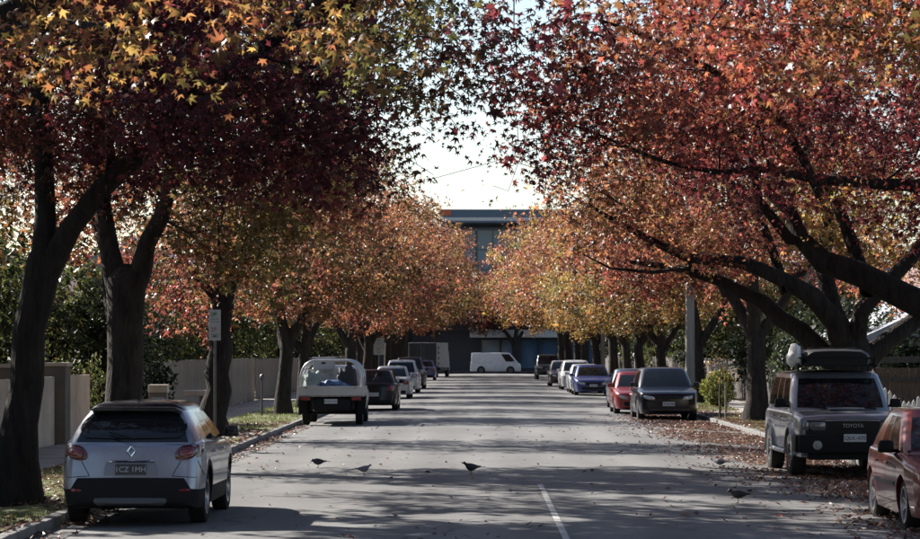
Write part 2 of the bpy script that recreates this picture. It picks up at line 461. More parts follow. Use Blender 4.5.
class Tree:
    """limbs: list of (polyline, radii, parent limb); blobs: dicts that fill with shoots; local space, base at z = 0"""
    def __init__(s):
        s.P = []; s.par = []; s.R = []; s.fix = []
        s.tips = []
    def limb(s, pts, rad, attach=None):
        pts = [np.array(p, float) for p in pts]
        # resample with a little wander
        if s.P:
            d0 = pts[1] - pts[0]; pts[0] = pts[0] - np.array([0, 0, .22]); rad = [rad[0] * 1.12] + list(rad[1:])
        out = [pts[0]]; rr = [rad[0]]
        for i in range(len(pts) - 1):
            d = np.linalg.norm(pts[i + 1] - pts[i]); k = max(1, int(d / .45))
            for j in range(1, k + 1):
                t = j / k
                q0 = pts[max(i - 1, 0)]; q1 = pts[i]; q2 = pts[i + 1]; q3 = pts[min(i + 2, len(pts) - 1)]
                c = .5 * (2 * q1 + (q2 - q0) * t + (2 * q0 - 5 * q1 + 4 * q2 - q3) * t * t + (3 * q1 - q0 - 3 * q2 + q3) * t ** 3)
                r = rad[i] * (1 - t) + rad[i + 1] * t
                out.append(c + rng.normal(0, r * .12, 3)); rr.append(r)
        if s.P:
            A = np.array(s.P); k0 = int(np.argmin(((A - out[0]) ** 2).sum(1)))
        else: k0 = -1
        last = k0
        for p, r in zip(out, rr):
            s.P.append(p); s.par.append(last); s.R.append(r); s.fix.append(True); last = len(s.P) - 1
    def grow(s, A, start=None):
        """connect attractor points A to the skeleton, nearest first"""
        A = np.asarray(A)
        S = np.array([p for p, f in zip(s.P, s.fix) if f])
        d0 = np.min(np.linalg.norm(A[:, None] - S[None], axis=2), axis=1)
        cap = len(s.P) + len(A) * 9
        N = np.zeros((cap, 3)); n = len(s.P); N[:n] = np.array(s.P)
        low = np.zeros(cap); low[:n] = [0 if p[2] > s.minz else 6 for p in s.P]
        for i in np.argsort(d0):
            a = A[i]
            dv = N[:n] - a
            d = np.sqrt((dv ** 2).sum(1)) + low[:n] + .35 * np.maximum(0, dv[:, 2])
            k = int(np.argmin(d)); p0 = N[k]; D = np.linalg.norm(a - p0)
            m = int(min(8, max(1, D / .5)))
            pk = s.par[k]
            t0 = (p0 - N[pk]) if pk >= 0 else np.array([0, 0, 1.]); t0 = t0 / (np.linalg.norm(t0) + 1e-6)
            ctrl = p0 + (a - p0) * .45 + t0 * D * .18 + np.array([0, 0, .08 * D]); last = k
            for j in range(1, m + 1):
                t = j / m
                q = (1 - t) ** 2 * p0 + 2 * t * (1 - t) * ctrl + t * t * a
                if j < m: q = q + rng.normal(0, .05, 3)
                s.P.append(q); s.par.append(last); s.R.append(0); s.fix.append(False)
                N[n] = q; last = n; n += 1
            s.tips.append(last)
    def radii(s, r_tip, power=2.4):
        n = len(s.P); acc = np.zeros(n)
        par = s.par; R = np.array(s.R)
        for i in range(n - 1, -1, -1):
            if acc[i] == 0: acc[i] = r_tip ** power
            if not s.fix[i]: R[i] = acc[i] ** (1 / power)
            if par[i] >= 0: acc[par[i]] += acc[i]
        s.R = R
    def wood(s):
        """returns (trunk mesh builder, branch mesh builder)"""
        n = len(s.P); kids = [[] for _ in range(n)]
        for i, p in enumerate(s.par):
            if p >= 0: kids[p].append(i)
        tr, br = MB(), MB(); P = s.P; R = s.R
        starts = [0] if n else []
        stack = [(-1, 0)]
        while stack:
            par, i = stack.pop()
            ch = [i]
            fx = s.fix[i]
            while kids[ch[-1]]:
                ks = kids[ch[-1]]
                same = [k for k in ks if s.fix[k] == fx and (not fx or k == ch[-1] + 1)]
                nx = max(same, key=lambda k: R[k]) if same else None
                for k in ks:
                    if k != nx: stack.append((ch[-1], k))
                if nx is None: break
                ch.append(nx)
            pts = [P[k] for k in ch]; rs = [float(R[k]) for k in ch]
            if par >= 0:
                pts = [P[par]] + pts; rs = [min(float(R[par]), rs[0] * 1.35)] + rs
            if len(pts) < 2: continue
            m = rs[0]
            k = 14 if m > .15 else 9 if m > .06 else 5 if m > .02 else 3
            (tr if fx else br).tube(pts, rs, k, cap=True)
        return tr, br

BARK = None
def bark_mat(name, c1, c2):
    if name in MATS: return MATS[name]
    m = pmat(name, c1, .92, spec=.2, var=.5, vscale=5, bump=1.0, bscale=14, col2=c2, stretch=(1.6, 1.6, .35))
    m.node_tree.nodes['Bump'].inputs['Distance'].default_value = .06
    return m

def ell(c, r, n, shell=.45, zmin=None):
    """points in an ellipsoid, biased outwards, spread apart"""
    c = np.array(c, float); r = np.array(r, float)
    k = n * 6
    d = rng.normal(0, 1, (k, 3)); d /= np.linalg.norm(d, axis=1)[:, None]
    u = rng.uniform(shell ** 3, 1, k) ** (1 / 3)
    Q = c + d * r * u[:, None] * (1 + .14 * np.sin(d[:, :1] * 5 + c[0]) * np.cos(d[:, 1:2] * 4 + d[:, 2:] * 6))
    if zmin is not None: Q = Q[Q[:, 2] > zmin]
    keep = []
    md = (np.prod(r) * 4.2 / max(n, 1)) ** (1 / 3) * .62
    cells = {}
    for q in Q:
        key = tuple((q // md).astype(int)); ok = True
        for dx in (-1, 0, 1):
            for dy in (-1, 0, 1):
                for dz in (-1, 0, 1):
                    for p in cells.get((key[0] + dx, key[1] + dy, key[2] + dz), ()):
                        if ((p - q) ** 2).sum() < md * md: ok = False; break
                    if not ok: break
                if not ok: break
            if not ok: break
        if ok:
            keep.append(q); cells.setdefault(key, []).append(q)
            if len(keep) >= n: break
    return np.array(keep)

def shoots(tips, center, per, spread, size, kind, pal, droop=.25, cvar=.25, pal2=None, mixf=None):
    """leaves along small shoots round each tip"""
    n = len(tips); ns = 5
    out = tips - center; out /= np.linalg.norm(out, axis=1)[:, None] + 1e-6
    sd = out[:, None] * .5 + rng.normal(0, .75, (n, ns, 3)); sd[:, :, 2] -= droop; sd /= np.linalg.norm(sd, axis=2)[:, :, None]
    cnt = np.maximum(2, rng.poisson(per, n)); idx = np.repeat(np.arange(n), cnt); m = len(idx)
    sh = rng.integers(0, ns, m); t = rng.uniform(.05, 1, m) ** .8
    P = tips[idx] + sd[idx, sh] * (t * spread)[:, None] + rng.normal(0, spread * .17, (m, 3))
    O = sd[idx, sh] * .6 + out[idx] * .4
    if pal2 is not None:
        use2 = mixf(tips)[idx]
        c = np.where(use2[:, None], pal_pick(pal2, m), pal_pick(pal, m))
    else: c = pal_pick(pal, m)
    tint = pal_pick(pal, n)
    c = c * .65 + tint[idx] * .35
    c = c * rng.lognormal(0, cvar, n)[idx][:, None]
    return leaves(P, O, size, kind, c), (tips[idx], P)

def make_tree(name, base, limbs, blobs, bark, r_tip=.006, minz=2.5, label=None, group=None, cat='tree'):
    """limbs and blobs in world coordinates relative to the base"""
    base = np.array(base, float)
    root = empty(name, tuple(base))
    T = Tree(); T.minz = minz
    for pts, rad in limbs: T.limb([np.array(p) - base for p in pts], rad)
    LV = []; LT = []; LC = []; off = 0
    for b in blobs:
        A = ell(np.array(b['c']) - base, b['r'], b['n'], b.get('shell', .45), b.get('zmin'))
        if len(A) == 0: continue
        T.grow(A)
        (v, t, c), _ = shoots(A, np.array(b['c']) - base, b['per'], b.get('spread', .6), b['size'], b['kind'], b['pal'], b.get('droop', .25), pal2=b.get('pal2'), mixf=b.get('mixf'))
        LV.append(v); LT.append(t + off); LC.append(c); off += len(v)
    T.radii(r_tip)
    tr, br = T.wood()
    mk('trunk', tr.V, tr.F, bark, root, 50)
    mk('branches', br.V, br.F, bark, root, 50)
    link(raw_mesh('crown', np.concatenate(LV), np.concatenate(LT), np.concatenate(LC), leafmat('leaf')), root)
    if label: tag(root, label, cat, group)
    return root

BK_DARK = bark_mat('bark_dark', (.040, .033, .028), (.013, .011, .010))
BK_GREY = bark_mat('bark_grey', (.13, .115, .10), (.05, .042, .037))
BK_BROWN = bark_mat('bark_brown', (.065, .053, .044), (.022, .018, .016))

def flare(p, r):  # widen the foot of a trunk
    return [((p[0], p[1], p[2] - .25), r * 1.75), ((p[0], p[1], p[2] + .12), r * 1.35), ((p[0], p[1], p[2] + .55), r * 1.08)]

def trunk_limb(pts, rad):
    f = flare(pts[0], rad[0])
    e = np.array(pts[-1], float); d = e - np.array(pts[-2], float); d /= np.linalg.norm(d); r = rad[-1]
    return [np.array(q) for q, _ in f] + [np.array(p) for p in pts[1:]] + [e + d * r * .5, e + d * r * .95], [r for _, r in f] + list(rad[1:]) + [rad[-1] * .8, rad[-1] * .35]

STREET = 'autumn street trees lining both kerbs'

# --- left row, the near trees follow their own limbs
def WL(Z, *pp): return [W(px, py, Z + dz) for px, py, dz in pp]

# a tree just outside the frame whose low boughs hang into the top of the view
b0 = (-6.4, 19.5, VERGE_Z)
make_tree('street_tree', b0,
    [trunk_limb([b0, (-6.3, 19.5, 1.8), (-6.1, 19.6, 3.0)], [.27, .24, .22]),
     ([(-6.1, 19.6, 3.0), (-5.0, 20.2, 4.2), (-3.4, 21.0, 5.2), (-1.6, 21.8, 5.7), (-.3, 22.0, 5.6)], [.17, .14, .10, .06, .03]),
     ([(-6.1, 19.6, 3.0), (-6.3, 20.3, 5.0), (-6.0, 21.0, 7.2), (-5.5, 21.3, 9.0)], [.18, .15, .10, .05]),
     ([(-5.0, 20.2, 4.2), (-4.4, 22.5, 5.0), (-3.6, 25.0, 5.4)], [.11, .08, .04])],
    [dict(c=(-3.0, 20.3, 5.15), r=(1.6, 1.7, .75), n=40, per=40, size=.095, kind='star', pal='gold', spread=.5, droop=.5, shell=.1),
     dict(c=(-.95, 21.6, 5.45), r=(.95, 1.6, .8), n=34, per=34, size=.095, kind='star', pal='gold', pal2='garden', mixf=lambda t: t[:, 0] > 5.4, spread=.55, droop=.5, shell=.1),
     dict(c=(-5.6, 20.5, 8.6), r=(4.4, 4.2, 2.4), n=40, per=50, size=.28, kind='mid', pal='gold', spread=.9)],
    BK_DARK, label='tree beside the frame with gold and olive leaves hanging into the upper left', group=STREET)

Z = 33.0
b1 = tuple(W(14, 0, Z)[:2]) + (VERGE_Z,)
tr1 = WL(Z, (14, 503, 0), (21, 425, 0), (31, 335, 0), (43, 262, 0))
l1 = [trunk_limb([b1] + tr1[1:], [.285, .235, .215, .235]),
      (WL(Z, (43, 265, 0), (44, 215, .1), (44, 150, .3), (38, 80, .5), (42, 0, .9), (30, -90, 1.2), (40, -250, 1.5)), [.17, .14, .125, .12, .11, .09, .05]),
      (WL(Z, (46, 258, 0), (70, 228, -.1), (100, 192, -.3), (132, 158, -.5), (170, 118, -.8), (230, 70, -1.2), (300, 20, -1.6), (350, -40, -2)), [.16, .145, .135, .125, .11, .09, .07, .05]),
      (WL(Z, (104, 188, -.3), (112, 160, .4), (108, 130, 1.2), (125, 80, 2.0), (150, 20, 3)), [.07, .065, .06, .045, .03])]
make_tree('street_tree', b1, l1,
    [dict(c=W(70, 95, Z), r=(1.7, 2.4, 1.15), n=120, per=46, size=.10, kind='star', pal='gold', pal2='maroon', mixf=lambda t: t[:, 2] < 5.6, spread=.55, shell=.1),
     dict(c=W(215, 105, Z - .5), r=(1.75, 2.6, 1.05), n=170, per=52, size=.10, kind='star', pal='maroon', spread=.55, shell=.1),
     dict(c=W(330, 130, Z - 1), r=(.75, 1.3, .75), n=40, per=34, size=.11, kind='star', pal='maroon', spread=.5, shell=.1),
     dict(c=W(395, 55, Z - 1), r=(1.4, 2.0, .75), n=62, per=22, size=.11, kind='star', pal='olive', pal2='maroon', mixf=lambda t: np.sin(t[:, 0] * 3 + t[:, 1] * 2) > .2, spread=.6, shell=.1),
     dict(c=W(455, 85, Z), r=(.7, 1.4, .7), n=18, per=18, size=.105, kind='star', pal='maroon', pal2='olive', mixf=lambda t: np.sin(t[:, 0] * 5) > 0, spread=.5, shell=.1),
     dict(c=(-6.4, Z + 3, 9.0), r=(5.6, 5.4, 2.9), n=140, per=80, size=.3, kind='mid', pal='maroon', spread=.85)],
    BK_DARK, label='near dark trunk forking in two at the left edge, maroon crown above silver hatchback', group=STREET)

Z = 45.0
b2 = tuple(W(122, 0, Z)[:2]) + (VERGE_Z,)
l2 = [trunk_limb([b2] + WL(Z, (123, 400, 0), (125, 330, 0), (126, 282, 0)), [.36, .33, .32, .36]),
      (WL(Z, (120, 286, 0), (110, 252, .1), (104, 215, .2), (101, 150, .6), (110, 60, 1), (90, -40, 1.5)), [.22, .18, .165, .14, .11, .07]),
      (WL(Z, (130, 284, 0), (146, 244, -.1), (160, 215, -.3), (184, 150, -.6), (230, 90, -1), (290, 30, -1.2), (340, -20, -1.5)), [.21, .17, .15, .13, .10, .07, .04]),
      (WL(Z, (118, 330, 0), (108, 300, .5), (105, 255, .8), (84, 200, 1.5)), [.10, .085, .08, .04])]
make_tree('street_tree', b2, l2,
    [dict(c=W(250, 165, Z), r=(2.2, 3.0, 1.7), n=190, per=40, size=.125, kind='star', pal='olive', pal2='ember', mixf=lambda t: np.sin(t[:, 0] * 2.2 + t[:, 2] * 2.6) > .75, spread=.6, shell=.2),
     dict(c=W(250, 240, Z + 1), r=(1.1, 2.0, .9), n=50, per=36, size=.12, kind='star', pal='olive', spread=.6, shell=.1),
     dict(c=W(60, 170, Z + 2), r=(1.8, 2.6, 1.6), n=110, per=36, size=.125, kind='star', pal='ember', pal2='garden', mixf=lambda t: np.sin(t[:, 0] * 3 + t[:, 1]) > .3, spread=.6, shell=.2),
     dict(c=W(378, 120, Z), r=(.8, 1.8, .9), n=24, per=18, size=.12, kind='star', pal='olive', pal2='maroon', mixf=lambda t: t[:, 2] > 6, spread=.6, shell=.1),
     dict(c=W(45, 95, Z - 4), r=(1.6, 1.6, 1.6), n=80, per=46, size=.115, kind='star', pal='maroon', pal2='russet', mixf=lambda t: np.sin(t[:, 0] * 3 + t[:, 2] * 2) > .4, spread=.6, shell=.05),
     dict(c=W(428, 150, Z), r=(.9, 1.6, .7), n=11, per=10, size=.11, kind='star', pal='maroon', spread=.55, shell=.1),
     dict(c=W(300, 20, Z), r=(3.0, 2.6, 1.2), n=110, per=30, size=.125, kind='star', pal='maroon', pal2='gold', mixf=lambda t: np.sin(t[:, 0] * 3) > .4, spread=.6, shell=.1),
     dict(c=(-6.0, Z + 4, 9.8), r=(5.2, 5.0, 2.6), n=110, per=80, size=.3, kind='mid', pal='olive', spread=.85)],
    BK_BROWN, label='thick forked trunk between fence and silver hatchback, with olive and copper leaves', group=STREET)

Z = 60.0
b3 = tuple(W(214, 0, Z)[:2]) + (VERGE_Z,)
l3 = [trunk_limb([b3] + WL(Z, (217, 390, 0), (220, 330, 0), (225, 285, 0)), [.33, .30, .28, .24]),
      (WL(Z, (225, 288, 0), (218, 240, .3), (205, 180, .6), (200, 110, 1)), [.18, .15, .11, .05]),
      (WL(Z, (225, 286, 0), (250, 235, -.3), (285, 190, -.6), (330, 150, -1), (370, 120, -1)), [.17, .14, .10, .07, .03]),
      (WL(Z, (223, 300, 0), (185, 262, .5), (160, 225, 1)), [.10, .08, .04])]
make_tree('street_tree', b3, l3,
    [dict(c=W(250, 205, Z), r=(3.2, 3.6, 2.2), n=190, per=38, size=.14, kind='mid', pal='russet', pal2='olive', mixf=lambda t: np.sin(t[:, 0] * 1.6 + t[:, 2] * 2) > .4, spread=.65, shell=.2),
     dict(c=W(185, 275, Z + 1), r=(1.5, 2.2, 1.3), n=70, per=36, size=.14, kind='mid', pal='rose', pal2='russet', mixf=lambda t: t[:, 0] > 0, spread=.6, shell=.1),
     dict(c=W(340, 160, Z), r=(1.2, 2.2, 1.4), n=50, per=30, size=.14, kind='mid', pal='russet', spread=.65, shell=.1),
     dict(c=(-6.2, Z + 3, 10.0), r=(4.2, 3.0, 2.2), n=45, per=60, size=.24, kind='mid', pal='russet', spread=.8)],
    BK_DARK, label='dark trunk standing behind the white parking sign, under copper brown leaves', group=STREET)

# --- right row
br1 = (8.3, 38.0, VERGE_Z)
make_tree('street_tree', br1,
    [trunk_limb([br1, (8.25, 38, 1.6), (8.1, 38, 2.4)], [.40, .36, .34]),
     ([(8.1, 38, 2.4), W(950, 318, 38.2), W(905, 295, 38.4), W(860, 275, 38.6), W(822, 262, 38.8), W(803, 238, 39), W(790, 212, 39.2), W(765, 190, 39.4)], [.28, .25, .215, .20, .185, .14, .11, .07]),
     ([W(790, 226, 39), W(758, 200, 39), W(751, 158, 39), W(770, 120, 39), W(800, 90, 39)], [.08, .075, .065, .05, .03]),
     ([W(868, 278, 38.6), W(845, 225, 39), W(826, 180, 39.4), W(800, 130, 40), W(790, 60, 40.5)], [.11, .10, .09, .07, .05]),
     ([(8.1, 38, 2.4), W(1000, 240, 37.5), W(930, 186, 37), W(880, 184, 36.6), W(820, 180, 36.3), W(770, 168, 36), W(720, 172, 35.8), W(660, 160, 35.5), W(600, 135, 35), W(560, 120, 34.8)], [.2, .16, .10, .09, .075, .055, .04, .03, .02, .01]),
     ([W(820, 180, 36.3), W(780, 120, 36), W(740, 90, 35.6), W(680, 50, 35), W(600, 20, 34.5)], [.07, .06, .05, .04, .02]),
     ([(8.1, 38, 2.4), (7.9, 38, 4.6), (7.4, 38, 7), (6.8, 38, 9.2)], [.22, .2, .14, .06])],
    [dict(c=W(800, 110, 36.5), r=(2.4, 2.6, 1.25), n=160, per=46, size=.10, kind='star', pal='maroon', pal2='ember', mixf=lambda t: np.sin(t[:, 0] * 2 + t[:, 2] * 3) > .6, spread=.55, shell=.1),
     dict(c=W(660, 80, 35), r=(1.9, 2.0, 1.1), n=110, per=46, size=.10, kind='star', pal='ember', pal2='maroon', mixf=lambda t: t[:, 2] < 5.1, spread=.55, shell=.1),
     dict(c=W(525, 62, 34), r=(.95, 1.6, .8), n=38, per=22, size=.11, kind='star', pal='maroon', spread=.5, shell=.1),
     dict(c=W(560, 125, 35), r=(.8, 1.5, .6), n=34, per=26, size=.11, kind='star', pal='maroon', spread=.5, shell=.1),
     dict(c=W(830, 195, 40), r=(1.1, 1.2, .9), n=34, per=30, size=.12, kind='star', pal='amber', spread=.5, shell=.1),
     dict(c=W(905, 170, 38), r=(.9, 1.5, 1.3), n=40, per=32, size=.115, kind='star', pal='maroon', spread=.5, shell=.1),
     dict(c=W(770, 85, 42.5), r=(3.6, 1.8, 1.7), n=150, per=46, size=.12, kind='star', pal='maroon', pal2='ember', mixf=lambda t: np.sin(t[:, 0] * 1.7 + t[:, 2] * 2) > .7, spread=.6, shell=.05),
     dict(c=(7.0, 38, 9.2), r=(5.0, 5.0, 2.6), n=110, per=28, size=.27, kind='mid', pal='maroon', spread=1.2)],
    BK_DARK, minz=2.9, label='street tree outside the frame whose heavy dark bough reaches in above the roof rack', group=STREET)

br0 = (8.4, 21.0, VERGE_Z)
make_tree('street_tree', br0,
    [trunk_limb([br0, (8.3, 21, 1.8), (8.0, 21, 3.0)], [.3, .27, .25]),
     ([(8.0, 21, 3.0), (6.4, 21.2, 4.6), (4.6, 21.6, 5.4), (2.8, 22.0, 5.6), (1.2, 22.4, 5.5)], [.16, .13, .10, .06, .02]),
     ([(8.0, 21, 3.0), (7.8, 21, 5.5), (7.2, 21, 8.5)], [.2, .16, .06])],
    [dict(c=(2.6, 21.6, 5.15), r=(1.5, 1.8, .62), n=60, per=40, size=.095, kind='star', pal='ember', pal2='gold', mixf=lambda t: np.sin(t[:, 0] * 3.2) > .3, spread=.5, droop=.5, shell=.1),
     dict(c=(4.0, 21.2, 5.0), r=(.9, 1.4, .5), n=24, per=36, size=.095, kind='star', pal='gold', pal2='garden', mixf=lambda t: t[:, 0] > -4.6, spread=.5, droop=.5, shell=.1),
     dict(c=(.75, 22.6, 5.25), r=(.8, 1.2, .5), n=7, per=18, size=.11, kind='star', pal='maroon', spread=.5, droop=.4, shell=.1),
     dict(c=(6.8, 21, 8.6), r=(5, 5, 2.6), n=110, per=26, size=.27, kind='mid', pal='ember', spread=1.2)],
    BK_DARK, label='street tree beyond the frame whose orange leaves hang across the upper right', group=STREET)

Z = 51.0
br2 = tuple(W(853, 0, Z)[:2]) + (VERGE_Z,)
make_tree('street_tree', br2,
    [trunk_limb([br2] + WL(Z, (852, 400, 0), (850, 352, 0)), [.46, .42, .44]),
     (WL(Z, (848, 352, 0), (836, 322, -.2), (812, 297, -.4), (785, 281, -.6), (740, 262, -.8), (690, 258, -1), (640, 235, -1), (590, 205, -1)), [.28, .235, .20, .17, .13, .10, .07, .03]),
     (WL(Z, (842, 356, 0), (800, 333, .4), (765, 305, .8), (722, 283, 1), (675, 268, 1.2), (630, 262, 1.3)), [.24, .20, .165, .125, .09, .04]),
     (WL(Z, (852, 352, 0), (832, 305, .3), (824, 262, .6), (828, 215, .8), (810, 150, 1), (790, 80, 1)), [.24, .2, .165, .14, .11, .06]),
     (WL(Z, (858, 356, 0), (884, 340, .2), (915, 320, .4), (960, 280, .7), (1000, 220, 1)), [.23, .2, .18, .14, .08]),
     (WL(Z, (855, 350, 0), (862, 310, -.4), (890, 280, -.6), (930, 235, -.8), (960, 160, -1)), [.2, .17, .15, .12, .07]),
     (WL(Z, (785, 281, -.6), (770, 240, -.4), (755, 205, -.2), (720, 170, 0), (690, 120, 0)), [.10, .09, .08, .05, .03]),
     (WL(Z, (690, 258, -1), (650, 272, -.8), (610, 268, -.6), (575, 250, -.5)), [.05, .04, .025, .012])],
    [dict(c=W(690, 195, Z), r=(2.6, 3.0, 1.5), n=200, per=38, size=.125, kind='star', pal='rose', pal2='maroon', mixf=lambda t: np.sin(t[:, 0] * 2 + t[:, 2] * 2.6) > .5, spread=.6, shell=.15),
     dict(c=W(860, 215, Z + 1.5), r=(1.7, 2.2, 1.3), n=90, per=34, size=.125, kind='star', pal='amber', pal2='rose', mixf=lambda t: np.sin(t[:, 0] * 4) > 0, spread=.6, shell=.15),
     dict(c=W(535, 165, Z - 1), r=(1.3, 2.0, .8), n=20, per=11, size=.10, kind='star', pal='ember', pal2='maroon', mixf=lambda t: t[:, 2] > 5.4, spread=.6, shell=.1),
     dict(c=W(590, 190, Z - 1), r=(1.2, 2.0, 1.0), n=60, per=26, size=.12, kind='star', pal='russet', spread=.6, shell=.1),
     dict(c=W(720, 90, Z), r=(3.4, 2.6, 1.4), n=130, per=34, size=.13, kind='star', pal='ember', spread=.6, shell=.1),
     dict(c=W(890, 265, Z + 2.5), r=(1.1, 1.4, .8), n=34, per=30, size=.12, kind='star', pal='ember', spread=.5, shell=.1),
     dict(c=(6.6, Z, 10.4), r=(4.8, 4.6, 2.2), n=60, per=28, size=.27, kind='mid', pal='ember', spread=1.2)],
    BK_DARK, minz=2.9, label='broad low forking tree behind the roof racked four wheel drive, dark limbs spreading wide', group=STREET)

# --- further trees: four grown once, then planted along the kerbs
def proto(pal, pal2, seed, lean, thick=.3, drop=0.0, dens=1.0, fr=((2.6, 1.8), (1.2, -2.6), (3.6, -.8))):
    ln = lean
    limbs = [trunk_limb([(0, 0, 0), (.05 * ln, 0, 1.4), (.12 * ln, .1, 2.6)], [thick, thick * .88, thick * .85]),
             ([(.12 * ln, .1, 2.6), (1.0 * ln, .5, 3.9), (2.4 * ln, .9, 5.0), (4.0 * ln, 1.1, 5.7)], [.18, .15, .11, .05]),
             ([(.12 * ln, .1, 2.6), (.1 * ln, -.5, 4.4), (.6 * ln, -1.2, 6.6), (.8 * ln, -1.4, 8.8)], [.2, .16, .12, .05]),
             ([(.1 * ln, .05, 2.4), (-1.0 * ln, .6, 4.0), (-2.0 * ln, 1.6, 5.6), (-2.6 * ln, 2, 7.2)], [.16, .13, .09, .04]),
             ([(1.0 * ln, .5, 3.9), (1.6 * ln, -1.2, 5.0), (2.6 * ln, -2.6, 5.8)], [.11, .08, .03]),
             ([(.1 * ln, -.5, 4.4), (.6 * ln, 1.4, 5.6), (1.0 * ln, 3.2, 6.8)], [.11, .08, .03])]
    mixf = lambda t: np.sin(t[:, 0] * 1.1 + t[:, 2] * 1.7 + seed) + .6 * np.sin(t[:, 1] * 1.9) > .35
    blobs = [dict(c=(-.1 * ln, 0, 6.9), r=(4.4, 4.8, 2.7), n=int(170 * dens), per=64, size=.16, kind='mid', pal=pal, pal2=pal2, mixf=mixf, spread=.75, shell=.5),
             dict(c=(3.0 * ln, .2, 5.2 - drop), r=(2.7, 3.2, 1.45), n=int(85 * dens), per=60, size=.155, kind='mid', pal=pal, pal2=pal2, mixf=mixf, spread=.62, shell=.2),
             dict(c=(-2.0 * ln, .4, 5.6), r=(2.2, 3.0, 1.6), n=60, per=36, size=.16, kind='mid', pal=pal, pal2=pal2, mixf=mixf, spread=.7, shell=.2)]
    for q, (fx, fy) in enumerate(fr):   # boughs that droop below the rest
        blobs.append(dict(c=(fx * ln, fy, 4.55 - .3 * (q % 2) - drop * .4), r=(1.3, 1.4, .85), n=14, per=52, size=.15, kind='mid', pal=pal2 if q % 2 else pal, spread=.6, shell=.1, droop=.5))
    r = make_tree('street_tree', (0, 0, 0), limbs, blobs, BK_BROWN, r_tip=.008, minz=2.4)
    return r
PR = [proto('russet', 'rose', .3, 1, fr=((2.6, 1.8), (1.2, -2.6))), proto('copper', 'olive', 1.7, 1, .27, .1), proto('rose', 'russet', 2.2, -1, .3, fr=((3.2, .4), (.8, 2.4))), proto('amber', 'olive', 3.9, -1, .26, .45),
      proto('ember', 'russet', 5.1, 1, .25, .2, .7, ((3.8, 1.4), (-1.5, -2.0))), proto('ember', 'maroon', 6.3, -1, .28, .1, .75, ((3.5, -1.8), (-1.0, 2.2)))]
PR_used = [False] * 6
BK_SET = [BK_GREY, BK_BROWN, BK_DARK]
def plant(k, loc, rz, sc, label, bark=None):
    if PR_used[k]: r = copy_tree(PR[k])
    else: r = PR[k]; PR_used[k] = True
    r.location = loc; r.rotation_euler = (0, 0, rz); r.scale = (sc, sc, sc * random.uniform(.95, 1.06))
    tag(r, label, 'tree', STREET)
    return r
NTH = ['first', 'second', 'third', 'fourth', 'fifth', 'sixth', 'seventh', 'eighth', 'ninth', 'tenth', 'eleventh', 'twelfth', 'thirteenth', 'fourteenth', 'fifteenth']
LEFT_Z = [(80, 283, .92, 1, 'stout grey trunk rising beside the open tray ute, under copper leaves'),
          (90, 303, .88, 4, 'dark forked tree directly behind the open tray ute and its load'),
          (104, 350, .92, 0, 'tree with russet leaves above the black hatchback on the left kerb'),
          (117, 366, .95, 1, 'tree beside the small parking sign behind the black hatchback'),
          (130, 0, .95, 4, None), (143, 0, .92, 0, None), (156, 0, 1.05, 1, None), (170, 0, .95, 4, None), (184, 0, 1.05, 0, None), (199, 0, 1.05, 1, None), (213, 0, 1.08, 0, None)]
for i, (z, px, sc, k, lab) in enumerate(LEFT_Z):
    x = (px - VPX) * z / FPX if px else -6.25 + random.uniform(-.25, .25)
    plant(k, (x, z, VERGE_Z - .02), random.uniform(-.9, .9), sc * (1 + .3 * max(0, (z - 130) / 80)), lab or '%s street tree along the left kerb counted from the camera, russet crown' % NTH[i + 4])
RIGHT_Z = [(72, 757, 1.0, 2, 'straight thick trunk on the grass verge between topiary bush and four wheel drive'),
           (97, 699, 1.0, 3, 'tree just behind the tall wooden utility pole, amber and orange leaves'),
           (110, 663, .94, 3, 'tree behind the black wagon on the right kerb, second beyond the utility pole'),
           (122, 640, 1.0, 3, 'amber tree beside the thin pale pole on the right verge'),
           (134, 0, .95, 3, None), (147, 0, 1.02, 5, None), (160, 0, 1.0, 3, None), (174, 0, .98, 2, None), (188, 0, 1.0, 2, None), (202, 0, 1.06, 3, None), (215, 0, 1.05, 2, None)]
for i, (z, px, sc, k, lab) in enumerate(RIGHT_Z):
    x = (px - VPX) * z / FPX if px else 8.0 + random.uniform(-.25, .25) - (.5 if z > 165 else 0)
    plant(k, (x, z, VERGE_Z - .02), random.uniform(-.9, .9), sc * (1 + .3 * max(0, (z - 130) / 80)), lab or '%s street tree along the right kerb counted from the camera, orange crown' % NTH[i + 3])

plant(2, (3.9, 244.0, .1), .4, 1.12, 'red tree on the far footpath before the office building, right of its sky gap')
plant(0, (-6.5, 244.0, .1), 2.0, 1.1, 'russet tree on the far footpath before the dark left block of the building')
# the avenue runs on past the camera
for i, z in enumerate((7, -6, -19, -33, -48, -63, -79, -96)):
    plant((0, 1)[i % 2], (-6.4, z, VERGE_Z), random.uniform(-.5, .5), 1.08, '%s street tree of the left row behind the viewpoint' % NTH[i])
    plant((2, 3)[i % 2], (8.3, z + 2, VERGE_Z), random.uniform(-.5, .5), 1.08, '%s street tree of the right row behind the viewpoint' % NTH[i])
